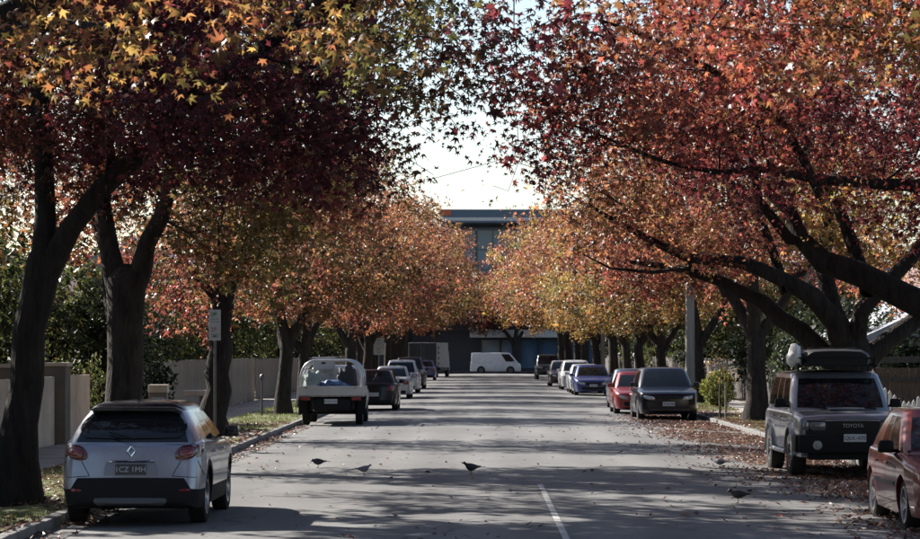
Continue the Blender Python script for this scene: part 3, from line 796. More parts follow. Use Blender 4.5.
# --- garden trees and shrubs behind the fences
def shrub_proto(pal, h, w, kind='blade', n=120, per=60, size=.13, trunkr=.07, z0=.3):
    limbs = [trunk_limb([(0, 0, 0), (.03, 0, h * .3), (.0, .05, h * .6)], [trunkr, trunkr * .8, trunkr * .5])]
    return make_tree('garden_tree', (0, 0, 0), limbs,
        [dict(c=(0, 0, z0 + (h - z0) / 2), r=(w, w, (h - z0) / 2), n=n, per=per, size=size, kind=kind, pal=pal, spread=.5, shell=.4, droop=0)], BK_DARK, minz=.2)
GP = [shrub_proto('garden', 5.2, 2.2, n=170, per=60, size=.15, trunkr=.12, z0=.6), shrub_proto('dark', 4.2, 1.0, n=90, per=70, size=.12), shrub_proto('garden', 1.7, 1.0, n=50, per=60, size=.09, trunkr=.04, z0=.1),
      shrub_proto('dark', 3.6, 1.9, n=120, per=70, size=.15, z0=.2)]
GP_used = [False] * 4
def garden(k, loc, sc, label, name=None, group='evergreen trees and shrubs in the front gardens'):
    if GP_used[k]: r = copy_tree(GP[k])
    else: r = GP[k]; GP_used[k] = True
    r.location = loc; r.scale = (sc[0], sc[0], sc[1]); r.rotation_euler = (0, 0, random.uniform(0, 6))
    r.name = name or ('garden_tree' if k in (0, 1) else 'garden_shrub')
    tag(r, label, 'tree' if k in (0, 1) else 'shrub', group)
    return r
FARL = '%s leafy garden tree behind the left paling fence, counted from the driveway'
FARR = '%s leafy garden tree behind the dark right fence, counted from the topiary bush'
garden(0, (-13.0, 58, .1), (1.2, 1.15), 'olive green garden tree rising behind the wall panels near the left edge')
garden(0, (-10.8, 50, .1), (.8, .9), 'green garden tree behind the wall at the very left edge')
garden(0, (-11.2, 66, .1), (.95, .95), 'green garden tree behind the trunk nearest the letterbox pillar')
garden(1, (-9.8, 66, .1), (1.0, .85), 'dark narrow conifer behind the letterbox pillar')
garden(1, (-9.4, 69.5, .1), (.9, .8), 'dark conifer beside the brown entrance wall, second from the letterbox')
garden(2, (-9.9, 71, .6), (1.0, 1.2), 'bright green shrub spilling over the capped entrance wall')
garden(2, (-9.75, 60.6, .1), (.7, 1.0), 'small green shrub beside the fence pillar at the driveway')
for i, z in enumerate((78, 86, 95, 104, 113, 122, 132, 143, 155, 168, 182, 197, 212)):
    garden(0 if i % 3 else 3, (-11.3 - random.uniform(0, 1.5), z, .1), (random.uniform(.9, 1.25), random.uniform(.85, 1.2)), FARL % NTH[i])
for i, z in enumerate((97, 107, 116, 126, 137, 149, 162, 176, 190, 205, 219)):
    garden(3 if i % 2 else 0, (12.6 + random.uniform(0, 1.2), z, .1), (random.uniform(1.0, 1.4), random.uniform(.9, 1.2)), FARR % NTH[i])
garden(3, (13.2, 88, .1), (1.2, 1.0), 'dark shrub behind the topiary bush and young stake')
garden(3, (11.9, 76, .1), (.9, .95), 'dark shrub behind the thick verge trunk')
garden(3, (13.5, 68, .1), (1.2, .8), 'dark shrub behind the dark timber fence and roof box')
garden(1, (10.9, 84, .1), (.8, .75), 'narrow dark shrub between the topiary bush and verge trunk')
garden(0, (13.8, 58, .1), (1.0, .9), 'garden tree behind the brown gate at the right edge')
for i, (x_, y_, s_) in enumerate(((-14.0, 37, 1.5), (-13.5, 28, 1.5), (-14.5, 48, 1.35))):  # unseen trees added left of the frame to shade the silver hatchback
    garden(0, (x_, y_, .1), (s_, s_), ('big', 'tall', 'broad')[i] + ' unseen garden tree behind the panel wall, added outside the left frame edge for its shade')
# clipped dome bush
tp = make_tree('topiary_bush', (W(718, 0, 90)[0], 90, VERGE_Z), [trunk_limb([(W(718, 0, 90)[0], 90, VERGE_Z), (W(718, 0, 90)[0], 90, .6)], [.05, .04])],
    [dict(c=(W(718, 0, 90)[0], 90, .82), r=(.56, .56, .62), n=330, per=50, size=.04, kind='blade', pal='lime', spread=.12, shell=.75, droop=0)], BK_DARK, minz=.1,
    label='clipped yellow green dome bush on the right verge', cat='shrub')
# fallen leaves
def litter(n):
    k = n
    x = np.concatenate([rng.normal(6.2, .8, int(k * .55)), rng.uniform(7.2, 9.0, int(k * .07)), rng.uniform(-5, 7, int(k * .022)), rng.uniform(-7.3, -4.6, int(k * .15))])
    y = np.concatenate([rng.uniform(27, 82, int(k * .55)), rng.uniform(30, 90, int(k * .07)), rng.uniform(27, 70, int(k * .022)), rng.uniform(26, 70, int(k * .15))])
    ok = ((x > 3.2) | (x < -3.8) | (rng.uniform(0, 1, len(x)) < .5)) & (np.sin(y * .55 + x) + np.sin(y * 1.7 + x * 3) + rng.normal(0, .7, len(x)) > -.75)
    ok &= ~((x > XK_R - .02) & (x < XK_R + .02))
    x, y = x[ok], y[ok]; m = len(x)
    z = np.where((x < XK_L) | (x > XK_R), VERGE_Z + .035, .07 * (1 - ((x - .97) / 6.1) ** 2) + .012)
    z = np.where((x > XK_R - .4) & (x < XK_R), z + .012, np.where((x < XK_L + .4) & (x > XK_L), z + .012, z))
    P = np.stack([x, y, z], 1)
    LVt, LT = LEAF['mid']; a = rng.uniform(0, 2 * PI, m); s = (.085 * rng.lognormal(0, .25, m))[:, None, None]
    sx = np.stack([np.cos(a), np.sin(a), rng.normal(0, .3, m)], 1); sy = np.stack([-np.sin(a), np.cos(a), rng.normal(0, .3, m)], 1)
    V = P[:, None] + s * (sx[:, None] * LVt[None, :, 0:1] + sy[:, None] * LVt[None, :, 1:2]); V[:, :, 2] += rng.uniform(.0, .03, (m, 6))
    V[:, :, 2] = np.maximum(V[:, :, 2], P[:, 2:3] - .004)
    PAL['litter'] = [((.30, .13, .06), 3), ((.24, .08, .045), 2), ((.40, .24, .12), 2), ((.15, .08, .05), 2), ((.34, .06, .04), .8)]
    C = np.repeat(pal_pick('litter', m) * rng.lognormal(0, .25, (m, 1)), 6, 0)
    o = raw_mesh('fallen_leaves', V.reshape(-1, 3), (LT[None] + (np.arange(m) * 6)[:, None, None]).reshape(-1, 3), C, leafmat('dry_leaf', .2))
    tag(link(o), 'brown fallen leaves drifted along the right kerb and scattered on the road', 'leaf litter', kind='stuff')
litter(48000)
# ------------------------------------------------------------------ vehicles
GLASS = glassmat('car_glass')
GLASS_D = glassmat('privacy_glass', (.05, .055, .06), alpha=.15)
BLK = pmat('black_plastic', (.013, .013, .014), .7, spec=.2, bump=.1, bscale=300)
TRIM = pmat('black_trim', (.008, .008, .009), .4, spec=.3)
RUB = pmat('tyre_rubber', (.016, .016, .016), .85, spec=.2, var=.4, vscale=8, col2=(.03, .028, .026))
ALLOY = pmat('alloy', (.55, .55, .56), .3, 1.0, var=.3, vscale=12)
STEEL = pmat('steel', (.30, .30, .31), .42, .9, var=.35, vscale=10)
CHROME = pmat('chrome', (.75, .75, .76), .12, 1.0)
LAMP = pmat('lamp_lens', (.55, .56, .58), .12, .55, coat=1.0)
REDL = pmat('tail_lens', (.22, .012, .014), .15, coat=1.0)
REDD = pmat('tail_lens_dark', (.10, .008, .01), .12, coat=1.0)
AMB = pmat('amber_lens', (.45, .16, .02), .2, coat=1.0)
PLATEW = pmat('plate_white', (.62, .63, .64), .5)
PLATED = pmat('plate_dark', (.05, .055, .07), .5)
INK = pmat('plate_ink', (.02, .03, .07), .5)
INKW = pmat('plate_ink_pale', (.55, .56, .58), .5)
SEATM = pmat('seat_cloth', (.05, .05, .052), .9)

def lerp(a, b, t): return a + (b - a) * t
def pw(pts, x):
    xs = [p[0] for p in pts]; ys = [p[1] for p in pts]
    return float(np.interp(x, xs, ys))

def wheel(parent, x, y, R, w, rim, side, hub=.62, spokes=5, simple=False):
    prof = [(R * hub, -w / 2 + .01), (R * .86, -w / 2), (R * .965, -w * .42), (R, -w * .30), (R, w * .30), (R * .965, w * .42), (R * .86, w / 2), (R * hub, w / 2 - .01)]
    n = 20 if simple else 32
    o = MB().lathe(prof, n, 'x', (0, 0, 0), close=True).build('wheel', RUB, parent, 35)
    o.location = (x, y, R)
    m = MB(); r0 = R * hub
    m.lathe([(r0 + .004, -w * .45), (r0 + .004, w * .46), (r0 - .022, w * .46), (r0 - .03, w * .2), (r0 - .035, -w * .3)], n, 'x')
    m.lathe([(.002, w * .30), (.05, w * .31), (.065, w * .22), (.065, -.05)], 12, 'x')
    for k in range(spokes):
        a = 2 * PI * k / spokes
        for da in (-.10, .10) if spokes <= 6 else (0,):
            i = len(m.V); c, s = math.cos(a + da), math.sin(a + da)
            wd = .02 if spokes <= 6 else .014
            for r, xx in ((.05, w * .30), (r0 - .012, w * .40)):
                for q, dx in ((-wd, 0), (wd, 0), (wd, -.035), (-wd, -.035)):
                    m.V.append((xx + dx, r * c - q * s, r * s + q * c))
            m.F += [(i, i+1, i+5, i+4), (i+1, i+2, i+6, i+5), (i+2, i+3, i+7, i+6), (i+3, i, i+4, i+7)]
    if side < 0: m.V = [(-a, b, c) for a, b, c in m.V]
    m.build('rim', rim, o, 35)
    mk('brake_disc', *disc_x(R * hub * .82, -.02 * side), BLK, o)
    return o

def disc_x(r, x, n=20):
    V = [(x, 0, 0)] + [(x, r * math.cos(2 * PI * k / n), r * math.sin(2 * PI * k / n)) for k in range(n)]
    return V, [(0, 1 + k, 1 + (k + 1) % n) for k in range(n)]

class Car:
    """front is +Y; origin on the ground at the centre"""
    def __init__(s, name, label, cat, loc, rz, P, body, group='cars parked along both kerbs', hero=False):
        s.P = P; s.body_m = body; s.hero = hero
        s.root = empty(name, loc, rz); tag(s.root, label, cat, group)
        s.lower(); s.cabin(); s.wheels(); s.fit()
    def ztop(s, y): return pw(s.P['top'], y)
    def wid(s, y): return pw(s.P['plan'], y)
    def lower(s):
        P = s.P; L = P['L']; R = P['R']; Ra = R + P.get('gap', .055); gc = P['gc']; c = P.get('round', .14)
        yw = P['yw']
        ys = list(np.linspace(-L / 2 + c, L / 2 - c, 34))
        for q in (0, .3, .55, .75, .9, 1.0):
            ys += [-L / 2 + c * (1 - q), L / 2 - c * (1 - q)]
        for w in yw:
            for a in np.linspace(0, PI, 15): ys.append(w + Ra * math.cos(a))
            ys += [w - Ra - .004, w + Ra + .004]
        ys = sorted(set(round(y, 4) for y in ys))
        zm = P.get('zm', gc + .32); rows = []
        for y in ys:
            w = s.wid(y); zt = s.ztop(y); zb = gc
            if y > P.get('fbreak', 9): zb = gc
            for q in yw:
                if abs(y - q) < Ra + .001: zb = max(zb, R + math.sqrt(max(0, Ra * Ra - (y - q) ** 2)) * P.get('archk', 1.0))
            e = max(0, abs(y) - (L / 2 - c)) / c; d = c * (1 - math.sqrt(max(0, 1 - min(1, e) ** 2)))
            w -= d * .9; zt2 = zt - d * .55; zb2 = zb + d * .5
            def px(z):
                if z < zm: return w * (1 - P.get('tuck', .06) * ((zm - z) / max(.01, zm - gc)) ** 2)
                return w * (1 - P.get('shoulder', .035) * ((z - zm) / max(.05, P['belt'] - zm)) ** 2)
            ze = max(zt2 - .075, zb2 + .03)
            pts = [(0, zb2), (.55 * w, zb2), (px(zb2) - .03, zb2)]
            for f in (0.02, .14, .32, .5, .66, .82, 1.0):
                z = lerp(zb2, ze, f); pts.append((px(z), z))
            k = px(ze)
            pts += [(k - .012, zt2 - .038), (k - .045, zt2 - .010), (k - .11, zt2), (.6 * w, zt2 + P.get('crown', .02) * .6), (.3 * w, zt2 + P.get('crown', .02) * .9), (0, zt2 + P.get('crown', .02))]
            lean = P.get('rlean', 0) * max(0, (-y - L * .32) / (L * .18)) if y < 0 else P.get('flean', 0) * max(0, (y - L * .34) / (L * .16))
            rows.append([(x, y - lean * (z - zm) * (1 if y > 0 else -1), z) for x, z in pts])
        n = len(rows[0]); V = []
        for r in rows:
            V += r + [(-x, y, z) for x, y, z in r]
        Fb, Fc = [], []; m = 2 * n; clad = P.get('clad', 0)
        for i in range(len(rows) - 1):
            for j in range(n - 1):
                a = i * m + j
                dst = Fc if (j < 2 + clad and clad) or ys[i] < P.get('dark_behind', -9) else Fb
                dst.append((a, a + 1, a + 1 + m, a + m)); b = a + n; dst.append((b, b + m, b + 1 + m, b + 1))
        for i, flip in ((0, False), (len(rows) - 1, True)):
            for j in range(n - 1):
                a = i * m + j; q = (a, a + n, a + n + 1, a + 1)
                (Fc if (j < 2 + clad and clad) or (i == 0 and 'dark_behind' in P) else Fb).append(q[::-1] if flip else q)
        s.bvh = BVHTree.FromPolygons([Vector(v) for v in V], Fb + Fc)
        s.V = V
        s.sub('body', V, Fb, s.body_m)
        if Fc: s.sub('lower_cladding', V, Fc, BLK)
        # dark floor pan and axles under the body
        mb = MB().box((0, 0, gc + .10), (s.wid(0) * 1.25, L * .9, .12))
        for q in yw: mb.tube([(-s.wid(0) * .8, q, R), (s.wid(0) * .8, q, R)], .05, 8)
        mb.build('underbody', BLK, s.root)
    def sub(s, name, V, F, mat, parent=None, sm=38):
        used = sorted({i for f in F for i in f}); mp = {k: i for i, k in enumerate(used)}
        o = mk(name, [V[k] for k in used], [tuple(mp[k] for k in f) for f in F], mat, parent or s.root)
        bm = bmesh.new(); bm.from_mesh(o.data); bmesh.ops.remove_doubles(bm, verts=bm.verts, dist=.0006); bmesh.ops.recalc_face_normals(bm, faces=bm.faces); bm.to_mesh(o.data); bm.free()
        if sm: smooth(o.data, sm)
        return o
    def cabin(s):
        P = s.P; z0, z1 = P['belt'] - .05, P['H'] - P.get('rcrown', .06)
        yf0, yf1 = P['ws']; yr0, yr1 = P['rs']; w0, w1 = P['cw']
        hs = [0, .12, .3, .5, .7, .9, 1.0]
        bow = P.get('bow', .07); cf = P.get('cornerf', .30); cr = P.get('cornerr', .25)
        segs = P.get('segs', [('S1', 0, .46), ('B', .46, .50), ('S2', .50, .84), ('C', .84, 1.0)])
        def ring(h):
            z = lerp(z0, z1, h); w = lerp(w0, w1, h) + .018 * math.sin(PI * h)
            yf = lerp(yf0, yf1, h) + .03 * math.sin(PI * h); yr = lerp(yr0, yr1, h) - P.get('rbulge', .03) * math.sin(PI * h)
            pts = []; nm = []
            fx = .86 * w
            for k in range(5):
                x = fx * k / 4; pts.append((x, yf - bow * (x / w) ** 2)); nm.append('F')
            p0 = pts[-1]; p2 = (w, yf - cf); p1 = (w * .985, yf - bow * .9 - .03)
            nm[-1] = 'A'
            for k in range(1, 4):
                t = k / 3; pts.append(((1-t)**2*p0[0]+2*t*(1-t)*p1[0]+t*t*p2[0], (1-t)**2*p0[1]+2*t*(1-t)*p1[1]+t*t*p2[1])); nm.append('A')
            ys, ye = yf - cf, yr + cr
            for (nme, a, b) in segs:
                kk = 1 if b - a < .1 else 2
                for k in range(kk):
                    nm[-1] = nme; t = lerp(a, b, (k + 1) / kk); pts.append((w - .02 * abs(t - .4), lerp(ys, ye, t))); nm.append(nme)
            p0 = pts[-1]; rx = .84 * w; p2 = (rx, yr + .04); p1 = (w * .985, yr + .05); nm[-1] = 'D'
            for k in range(1, 4):
                t = k / 3; pts.append(((1-t)**2*p0[0]+2*t*(1-t)*p1[0]+t*t*p2[0], (1-t)**2*p0[1]+2*t*(1-t)*p1[1]+t*t*p2[1])); nm.append('D')
            nm[-1] = 'R'
            for k in range(3, -1, -1):
                x = rx * k / 4; pts.append((x, yr + .04 * (x / rx) ** 2)); nm.append('R')
            return [(x, y, z) for x, y in pts], nm
        V = []; nm = None
        for h in hs:
            r, nm = ring(h); V += r
        n = len(nm)
        top, _ = ring(1.0)
        ycen = (yf1 + yr1) / 2
        for k, dz in ((.955, .35), (.86, .68), (.6, .9), (.3, 1.0)):
            V += [(x * k, ycen + (y - ycen) * (1 - (1 - k) * .55), z + (P['H'] - z) * dz) for x, y, z in top]
        rowsN = len(hs) + 4; V0 = len(V)
        V += [(-x, y, z) for x, y, z in V]
        panes = {}; shell = []; roof = []
        glass = P.get('glass', ('F', 'S1', 'S2', 'R'))
        for i in range(rowsN - 1):
            for j in range(n - 1):
                a = i * n + j; q = (a, a + 1, a + 1 + n, a + n); q2 = tuple(k + V0 for k in q[::-1])
                h0 = hs[i] if i < len(hs) else 2
                if nm[j] in glass and 1 <= i <= 4:
                    if nm[j] in 'FR': panes.setdefault(nm[j], []).extend([q, q2])
                    else:
                        panes.setdefault(nm[j] + '+', []).append(q); panes.setdefault(nm[j] + '-', []).append(q2)
                elif i >= len(hs) - 1: roof += [q, q2]
                else: shell += [q, q2]
        i = rowsN - 1  # close the roof
        for j in range(n - 1):
            a = i * n + j; roof.append((a, a + 1, a + 1 + V0, a + V0))
        if P.get('roof_mat'):
            s.sub('pillars', V, shell, P.get('pillar_mat', s.body_m)); s.sub('roof', V, roof, P['roof_mat'])
        else: s.sub('cabin_shell', V, shell + roof, s.body_m)
        names = {'F': 'windscreen', 'R': 'rear_window'}
        for k, f in panes.items():
            dk = k[0] in 'RC' or k[:2] == 'S2'
            s.sub(names.get(k, 'side_window'), V, f, GLASS_D if (dk and P.get('privacy')) else GLASS)
        s.cab_bvh = BVHTree.FromPolygons([Vector(v) for v in V], shell + roof + [q for f in panes.values() for q in f])
        # cabin furniture seen through the glass
        zb = P['belt']
        seat = MB().box((0, 0, 0), (.48, .5, .16)).box((0, -.27, .36), (.46, .13, .66), 0, .85).box((0, -.30, .80), (.26, .10, .2), 0, .8)
        so = None
        for yy in P.get('seats', ((yf0 + yf1) / 2 - 1.05,)):
            for sx in (-1, 1):
                if so is None: so = seat.build('seat', SEATM, s.root, 50, bevel=.03); o = so
                else: o = link(bpy.data.objects.new('seat', so.data), s.root)
                o.location = (sx * .37, yy, zb - .42 + P.get('seatz', 0))
        MB().box((0, yf0 - .38, zb - .04), (w0 * 1.8, .5, .14)).build('dashboard', TRIM, s.root, 40, bevel=.03)
        MB().box((0, (yf0 + yr0) / 2, zb - .30), (w0 * 1.75, (yf0 - yr0) * .9, .05)).build('cabin_floor', BLK, s.root)
        st = MB(); st.tube([(.37 + .18 * math.cos(a), yf0 - .62 + .05 * math.sin(a), zb + .06 + .17 * math.sin(a)) for a in np.linspace(0, 2 * PI, 17)], .014, 6)
        st.build('steering_wheel', TRIM, s.root, 40)
    def wheels(s):
        P = s.P; w = P.get('ww', .21)
        for y in P['yw']:
            for sd in (-1, 1):
                x = sd * (P.get('wx', s.wid(y)) - w / 2 - P.get('inset', .03))
                wheel(s.root, x, y, P['R'], w, P.get('rim', ALLOY), sd, P.get('hub', .66), P.get('spokes', 5), not s.hero)
    def hit(s, axis, a, b, bvh=None):
        bvh = bvh or s.bvh
        if axis == 'rear': o, d = Vector((a, -9, b)), Vector((0, 1, 0))
        elif axis == 'front': o, d = Vector((a, 9, b)), Vector((0, -1, 0))
        elif axis == 'right': o, d = Vector((5, a, b)), Vector((-1, 0, 0))
        elif axis == 'left': o, d = Vector((-5, a, b)), Vector((1, 0, 0))
        else: o, d = Vector((a, b, 6)), Vector((0, 0, -1))
        h = bvh.ray_cast(o, d)
        return (h[0], d) if h[0] is not None else (None, d)
    def patch(s, name, axis, quad, mat, off=.012, nu=8, nv=5, rnd=.5, parent=None, bvh=None, thick=.03, bulge=0.0):
        """a thin solid that follows the body; quad is four corners in the plane seen along axis"""
        q = [np.array(p, float) for p in quad]; V = []; back = []; last = None
        for j in range(nv + 1):
            for i in range(nu + 1):
                u, v = -1 + 2 * i / nu, -1 + 2 * j / nv
                uu = u * math.sqrt(1 - rnd * v * v / 2); vv = v * math.sqrt(1 - rnd * u * u / 2); uu *= 1 + bulge * (1 - v * v)
                a, b = (uu + 1) / 2, (vv + 1) / 2
                p = (1 - a) * (1 - b) * q[0] + a * (1 - b) * q[1] + a * b * q[2] + (1 - a) * b * q[3]
                h, d = s.hit(axis, p[0], p[1], bvh)
                if h is None:
                    h = last if last is not None else Vector((p[0], -s.P['L'] / 2, p[1])) if axis == 'rear' else Vector((p[0], s.P['L'] / 2, p[1]))
                    h = Vector(h)
                    if axis in ('rear', 'front'): h.x, h.z = p[0], p[1]
                last = Vector(h)
                edge = i in (0, nu) or j in (0, nv)
                V.append(tuple(h - d * (off * (.6 if edge else 1)))); back.append(tuple(h + d * thick))
        n = (nu + 1) * (nv + 1); F = []
        for j in range(nv):
            for i in range(nu):
                a = j * (nu + 1) + i; F.append((a, a + 1, a + nu + 2, a + nu + 1))
        ring = [i for i in range(nu + 1)] + [(j * (nu + 1) + nu) for j in range(1, nv + 1)] + [nv * (nu + 1) + i for i in range(nu - 1, -1, -1)] + [j * (nu + 1) for j in range(nv - 1, 0, -1)]
        for k in range(len(ring)):
            a, b = ring[k], ring[(k + 1) % len(ring)]; F.append((a, b, b + n, a + n))
        o = mk(name, V + back, F, mat, parent or s.root)
        bm = bmesh.new(); bm.from_mesh(o.data); bmesh.ops.delete(bm, geom=[v for v in bm.verts if not v.link_faces], context='VERTS')
        bmesh.ops.recalc_face_normals(bm, faces=bm.faces); bm.to_mesh(o.data); bm.free()
        smooth(o.data, 45)
        return o
    def pair(s, name, axis, quad, mat, **k):
        s.patch(name, axis, quad, mat, **k)
        s.patch(name, axis, [(-x, z) for x, z in quad], mat, **k)
    def plate(s, axis, z, txt, dark=False, x=0.0, w=.37, h=.13, fit=None):
        hp, d = s.hit(axis, x, z)
        if hp is None: hp = Vector((x, (-1 if axis == 'rear' else 1) * s.P['L'] / 2, z))
        y = hp.y + (-.03 if axis == 'rear' else .03) if fit is None else fit
        o = MB().box((0, 0, 0), (w, .012, h)).build('number_plate', PLATED if dark else PLATEW, s.root, bevel=.004)
        o.location = (x, y, z)
        rot = (PI / 2, 0, 0) if axis == 'rear' else (PI / 2, 0, PI)
        text('lettering', txt, h * .70, INKW if dark else INK, o, (0, -.008 if axis == 'rear' else .008, -.003), rot)
        return o
    def mirror(s, mat=None, y=None, z=None):
        P = s.P; y = P['ws'][0] - .48 if y is None else y; z = P['belt'] + .06 if z is None else z
        for sd in (-1, 1):
            x = sd * (P['cw'][0] + .13)
            o = MB().box((x, y, z), (.20, .13, .15), 0, .85).box((x - sd * .12, y + .01, z - .05), (.12, .05, .04)).build('wing_mirror', mat or s.body_m, s.root, 50, bevel=.03)
    def seam(s, side, y0, y1, z0, z1, n=8, w=.009):
        """door gap: a thin dark channel lying on the panel"""
        V = []; F = []
        for i in range(n + 1):
            t = i / n; y, z = lerp(y0, y1, t), lerp(z0, z1, t)
            dy, dz = y1 - y0, z1 - z0; l = math.hypot(dy, dz); ny, nz = -dz / l * w / 2, dy / l * w / 2
            for sgn in (-1, 1):
                h, d = s.hit(side, y + sgn * ny, z + sgn * nz)
                if h is None: return
                V.append(tuple(h - d * .0025))
        for i in range(n): a = 2 * i; F.append((a, a + 1, a + 3, a + 2))
        mk('panel_gap', V, F, TRIM, s.root)
    def doors(s, ybreaks, z0=None):
        P = s.P; z0 = z0 or P['gc'] + .14
        for side in ('right', 'left'):
            for y in ybreaks: s.seam(side, y, y, z0, P['belt'] - .08)
            s.seam(side, min(ybreaks), max(ybreaks), z0, z0, 16)
            for i in range(len(ybreaks) - 1):
                y = max(ybreaks[i], ybreaks[i + 1]) - abs(ybreaks[i] - ybreaks[i + 1]) + .16
                h, d = s.hit(side, y, P['belt'] - .14)
                if h: MB().box(tuple(h - d * .025), (.03, .19, .03)).build('door_handle', s.body_m, s.root, 50, bevel=.01)
    def fit(s): pass

def std_fit(c, front_col=None, plate='front', ptxt='', grille=True, kind='sedan'):
    """lamps, grille, bumper and plate for a car of ordinary layout"""
    P = c.P; wf = c.wid(P['L'] / 2 - .1); wr = c.wid(-P['L'] / 2 + .1)
    zn = P['top'][-1][1]; zr = P['top'][0][1]; gc = P['gc']
    c.pair('headlight', 'front', [(wf * .52, zn - .20), (wf * .93, zn - .15), (wf * .95, zn - .01 - .03), (wf * .52, zn - .09)], LAMP, nu=7, nv=3)
    if grille: c.patch('grille', 'front', [(-wf * .44, zn - .22), (wf * .44, zn - .22), (wf * .48, zn - .09), (-wf * .48, zn - .09)], TRIM, nu=6, nv=3, rnd=.2)
    c.patch('bumper_intake', 'front', [(-wf * .7, gc + .08), (wf * .7, gc + .08), (wf * .74, gc + .24), (-wf * .74, gc + .24)], TRIM, nu=8, nv=3, rnd=.3)
    c.pair('taillight', 'rear', [(wr * .60, zr - .26), (wr * .95, zr - .28), (wr * .96, zr - .06), (wr * .66, zr - .06)], REDL, nu=6, nv=4)
    c.patch('rear_bumper_insert', 'rear', [(-wr * .8, gc + .06), (wr * .8, gc + .06), (wr * .84, gc + .20), (-wr * .84, gc + .20)], BLK, nu=8, nv=3, rnd=.3)
    if ptxt: c.plate('front' if plate == 'front' else 'rear', gc + .30 if plate == 'front' else zr - .40, ptxt)
    c.mirror()

def sedan_P(L=4.8, W=1.82, H=1.45, wag=False, R=.325, gc=.19, rim=None, hatch=False, belt=.92, **kw):
    h = L / 2; w = W / 2
    nose = belt - .20
    P = dict(L=L, H=H, R=R, gc=gc, belt=belt, yw=(-h + (.95 if not hatch else .72), h - .88), rim=rim or ALLOY,
             plan=[(-h, w * .88), (-h + .5, w * .985), (0, w), (h - .7, w * .985), (h - .25, w * .92), (h, w * .80)],
             cw=(w - .09, w - .27), clad=0, zm=gc + .38)
    if wag or hatch:
        P.update(top=[(-h, belt + .02), (-h + .6, belt + .03), (0, belt), (h - 1.45, belt - .005), (h - .9, belt - .05), (h - .3, nose + .07), (h, nose)],
                 ws=(h - 1.15, h - 1.95), rs=(-h + .06, -h + .48), cornerr=.3, segs=[('S1', 0, .40), ('B', .40, .435), ('S2', .435, .72), ('C', .72, 1.0)], rlean=.1)
    else:
        P.update(top=[(-h, belt - .02), (-h + .25, belt + .05), (-h + .75, belt + .06), (0, belt), (h - 1.5, belt), (h - .9, belt - .05), (h - .3, nose + .07), (h, nose)],
                 ws=(h - 1.25, h - 2.05), rs=(-h + .75, -h + 1.35), cornerr=.3)
    P.update(kw)
    return P
# ---- silver hatchback with black roof, seen from behind on the left
SILV = paint('paint_silver', (.36, .38, .45), .6, .3)
PBLACK = paint('paint_black', (.012, .013, .016), .1, .25)
h = 4.1 / 2; w = 1.78 / 2
PC = dict(L=4.1, H=1.51, R=.335, gc=.22, belt=1.02, yw=(-h + .74, h - .83), rim=ALLOY, clad=3, zm=.62, tuck=.05, round=.17, gap=.05, rlean=.16, shoulder=.05, hub=.64,
          plan=[(-h, w * .90), (-h + .4, w * .99), (0, w * .985), (h - .7, w), (h - .25, w * .93), (h, w * .80)],
          top=[(-h, 1.02), (-h + .5, 1.06), (0, 1.0), (h - 1.2, .99), (h - .7, .95), (h - .2, .84), (h, .76)],
          cw=(w - .06, w - .28), ws=(h - .98, h - 1.75), rs=(-h + .06, -h + .52), cornerr=.40, cornerf=.3, rcrown=.11, rbulge=.06,
          segs=[('S1', 0, .40), ('B', .40, .435), ('S2', .435, .74), ('C', .74, 1.0)], roof_mat=PBLACK, privacy=True, seats=(.05, -.85))
c = Car('hatchback', 'silver hatchback with black roof parked beside the near dark trunk', 'car', (-4.17, 30.2 + h, .02), 0.0, PC, SILV, hero=True)
c.patch('rear_glass', 'rear', [(-.60, 1.07), (.60, 1.07), (.53, 1.385), (-.53, 1.385)], GLASS_D, off=.026, nu=20, nv=10, rnd=.22, bulge=.14, bvh=c.cab_bvh, thick=.01)
c.pair('taillight', 'rear', [(.50, .80), (.78, .82), (.80, 1.00), (.56, .985)], REDD, off=.03, nu=8, nv=5, rnd=.9)
c.pair('lamp_core', 'rear', [(.57, .84), (.76, .855), (.765, .955), (.60, .95)], REDL, off=.042, nu=6, nv=4, rnd=.9)
c.pair('reversing_lamp', 'rear', [(.585, .855), (.66, .858), (.66, .89), (.60, .89)], LAMP, off=.05, nu=4, nv=2, rnd=.6)
c.patch('plate_recess', 'rear', [(-.34, .625), (.34, .625), (.31, .79), (-.31, .79)], pmat('paint_silver_shaded', (.26, .275, .33), .35, .5), off=.012, nu=8, nv=4, rnd=.2)  # raised patch; the shade of a recess is put into its darker silver
for sd, ax in ((1, 'right'), (-1, 'left')):
    c.patch('taillight_side', ax, [(-h + .10, .82), (-h + .36, .90), (-h + .34, .99), (-h + .10, .99)], REDD, off=.012, nu=5, nv=4, rnd=.6)
c.patch('bumper_insert', 'rear', [(-.80, .30), (.80, .30), (.66, .60), (-.66, .60)], BLK, off=.035, nu=12, nv=5, rnd=.12)
c.patch('skid_plate', 'rear', [(-.42, .26), (.42, .26), (.46, .36), (-.46, .36)], pmat('skid_grey', (.10, .10, .11), .5, .3), off=.06, nu=8, nv=3, rnd=.3)
c.pair('reflector', 'rear', [(.56, .43), (.72, .43), (.72, .47), (.56, .47)], REDL, off=.045, nu=3, nv=2)
c.patch('chrome_strip', 'rear', [(-.30, .785), (.30, .785), (.27, .815), (-.27, .815)], CHROME, off=.035, nu=10, nv=2, rnd=.2)
c.plate('rear', .70, '1CZ 1MH', True)
hp, _ = c.hit('rear', 0, .915)
o = MB()
for k, (a, b) in enumerate((((0, .062), (.045, 0)), ((.045, 0), (0, -.062)), ((0, -.062), (-.045, 0)), ((-.045, 0), (0, .062)))):
    o.tube([(a[0], hp.y - .02, .915 + a[1]), (b[0], hp.y - .02, .915 + b[1])], .012, 6)
o.build('badge', CHROME, c.root, 40)
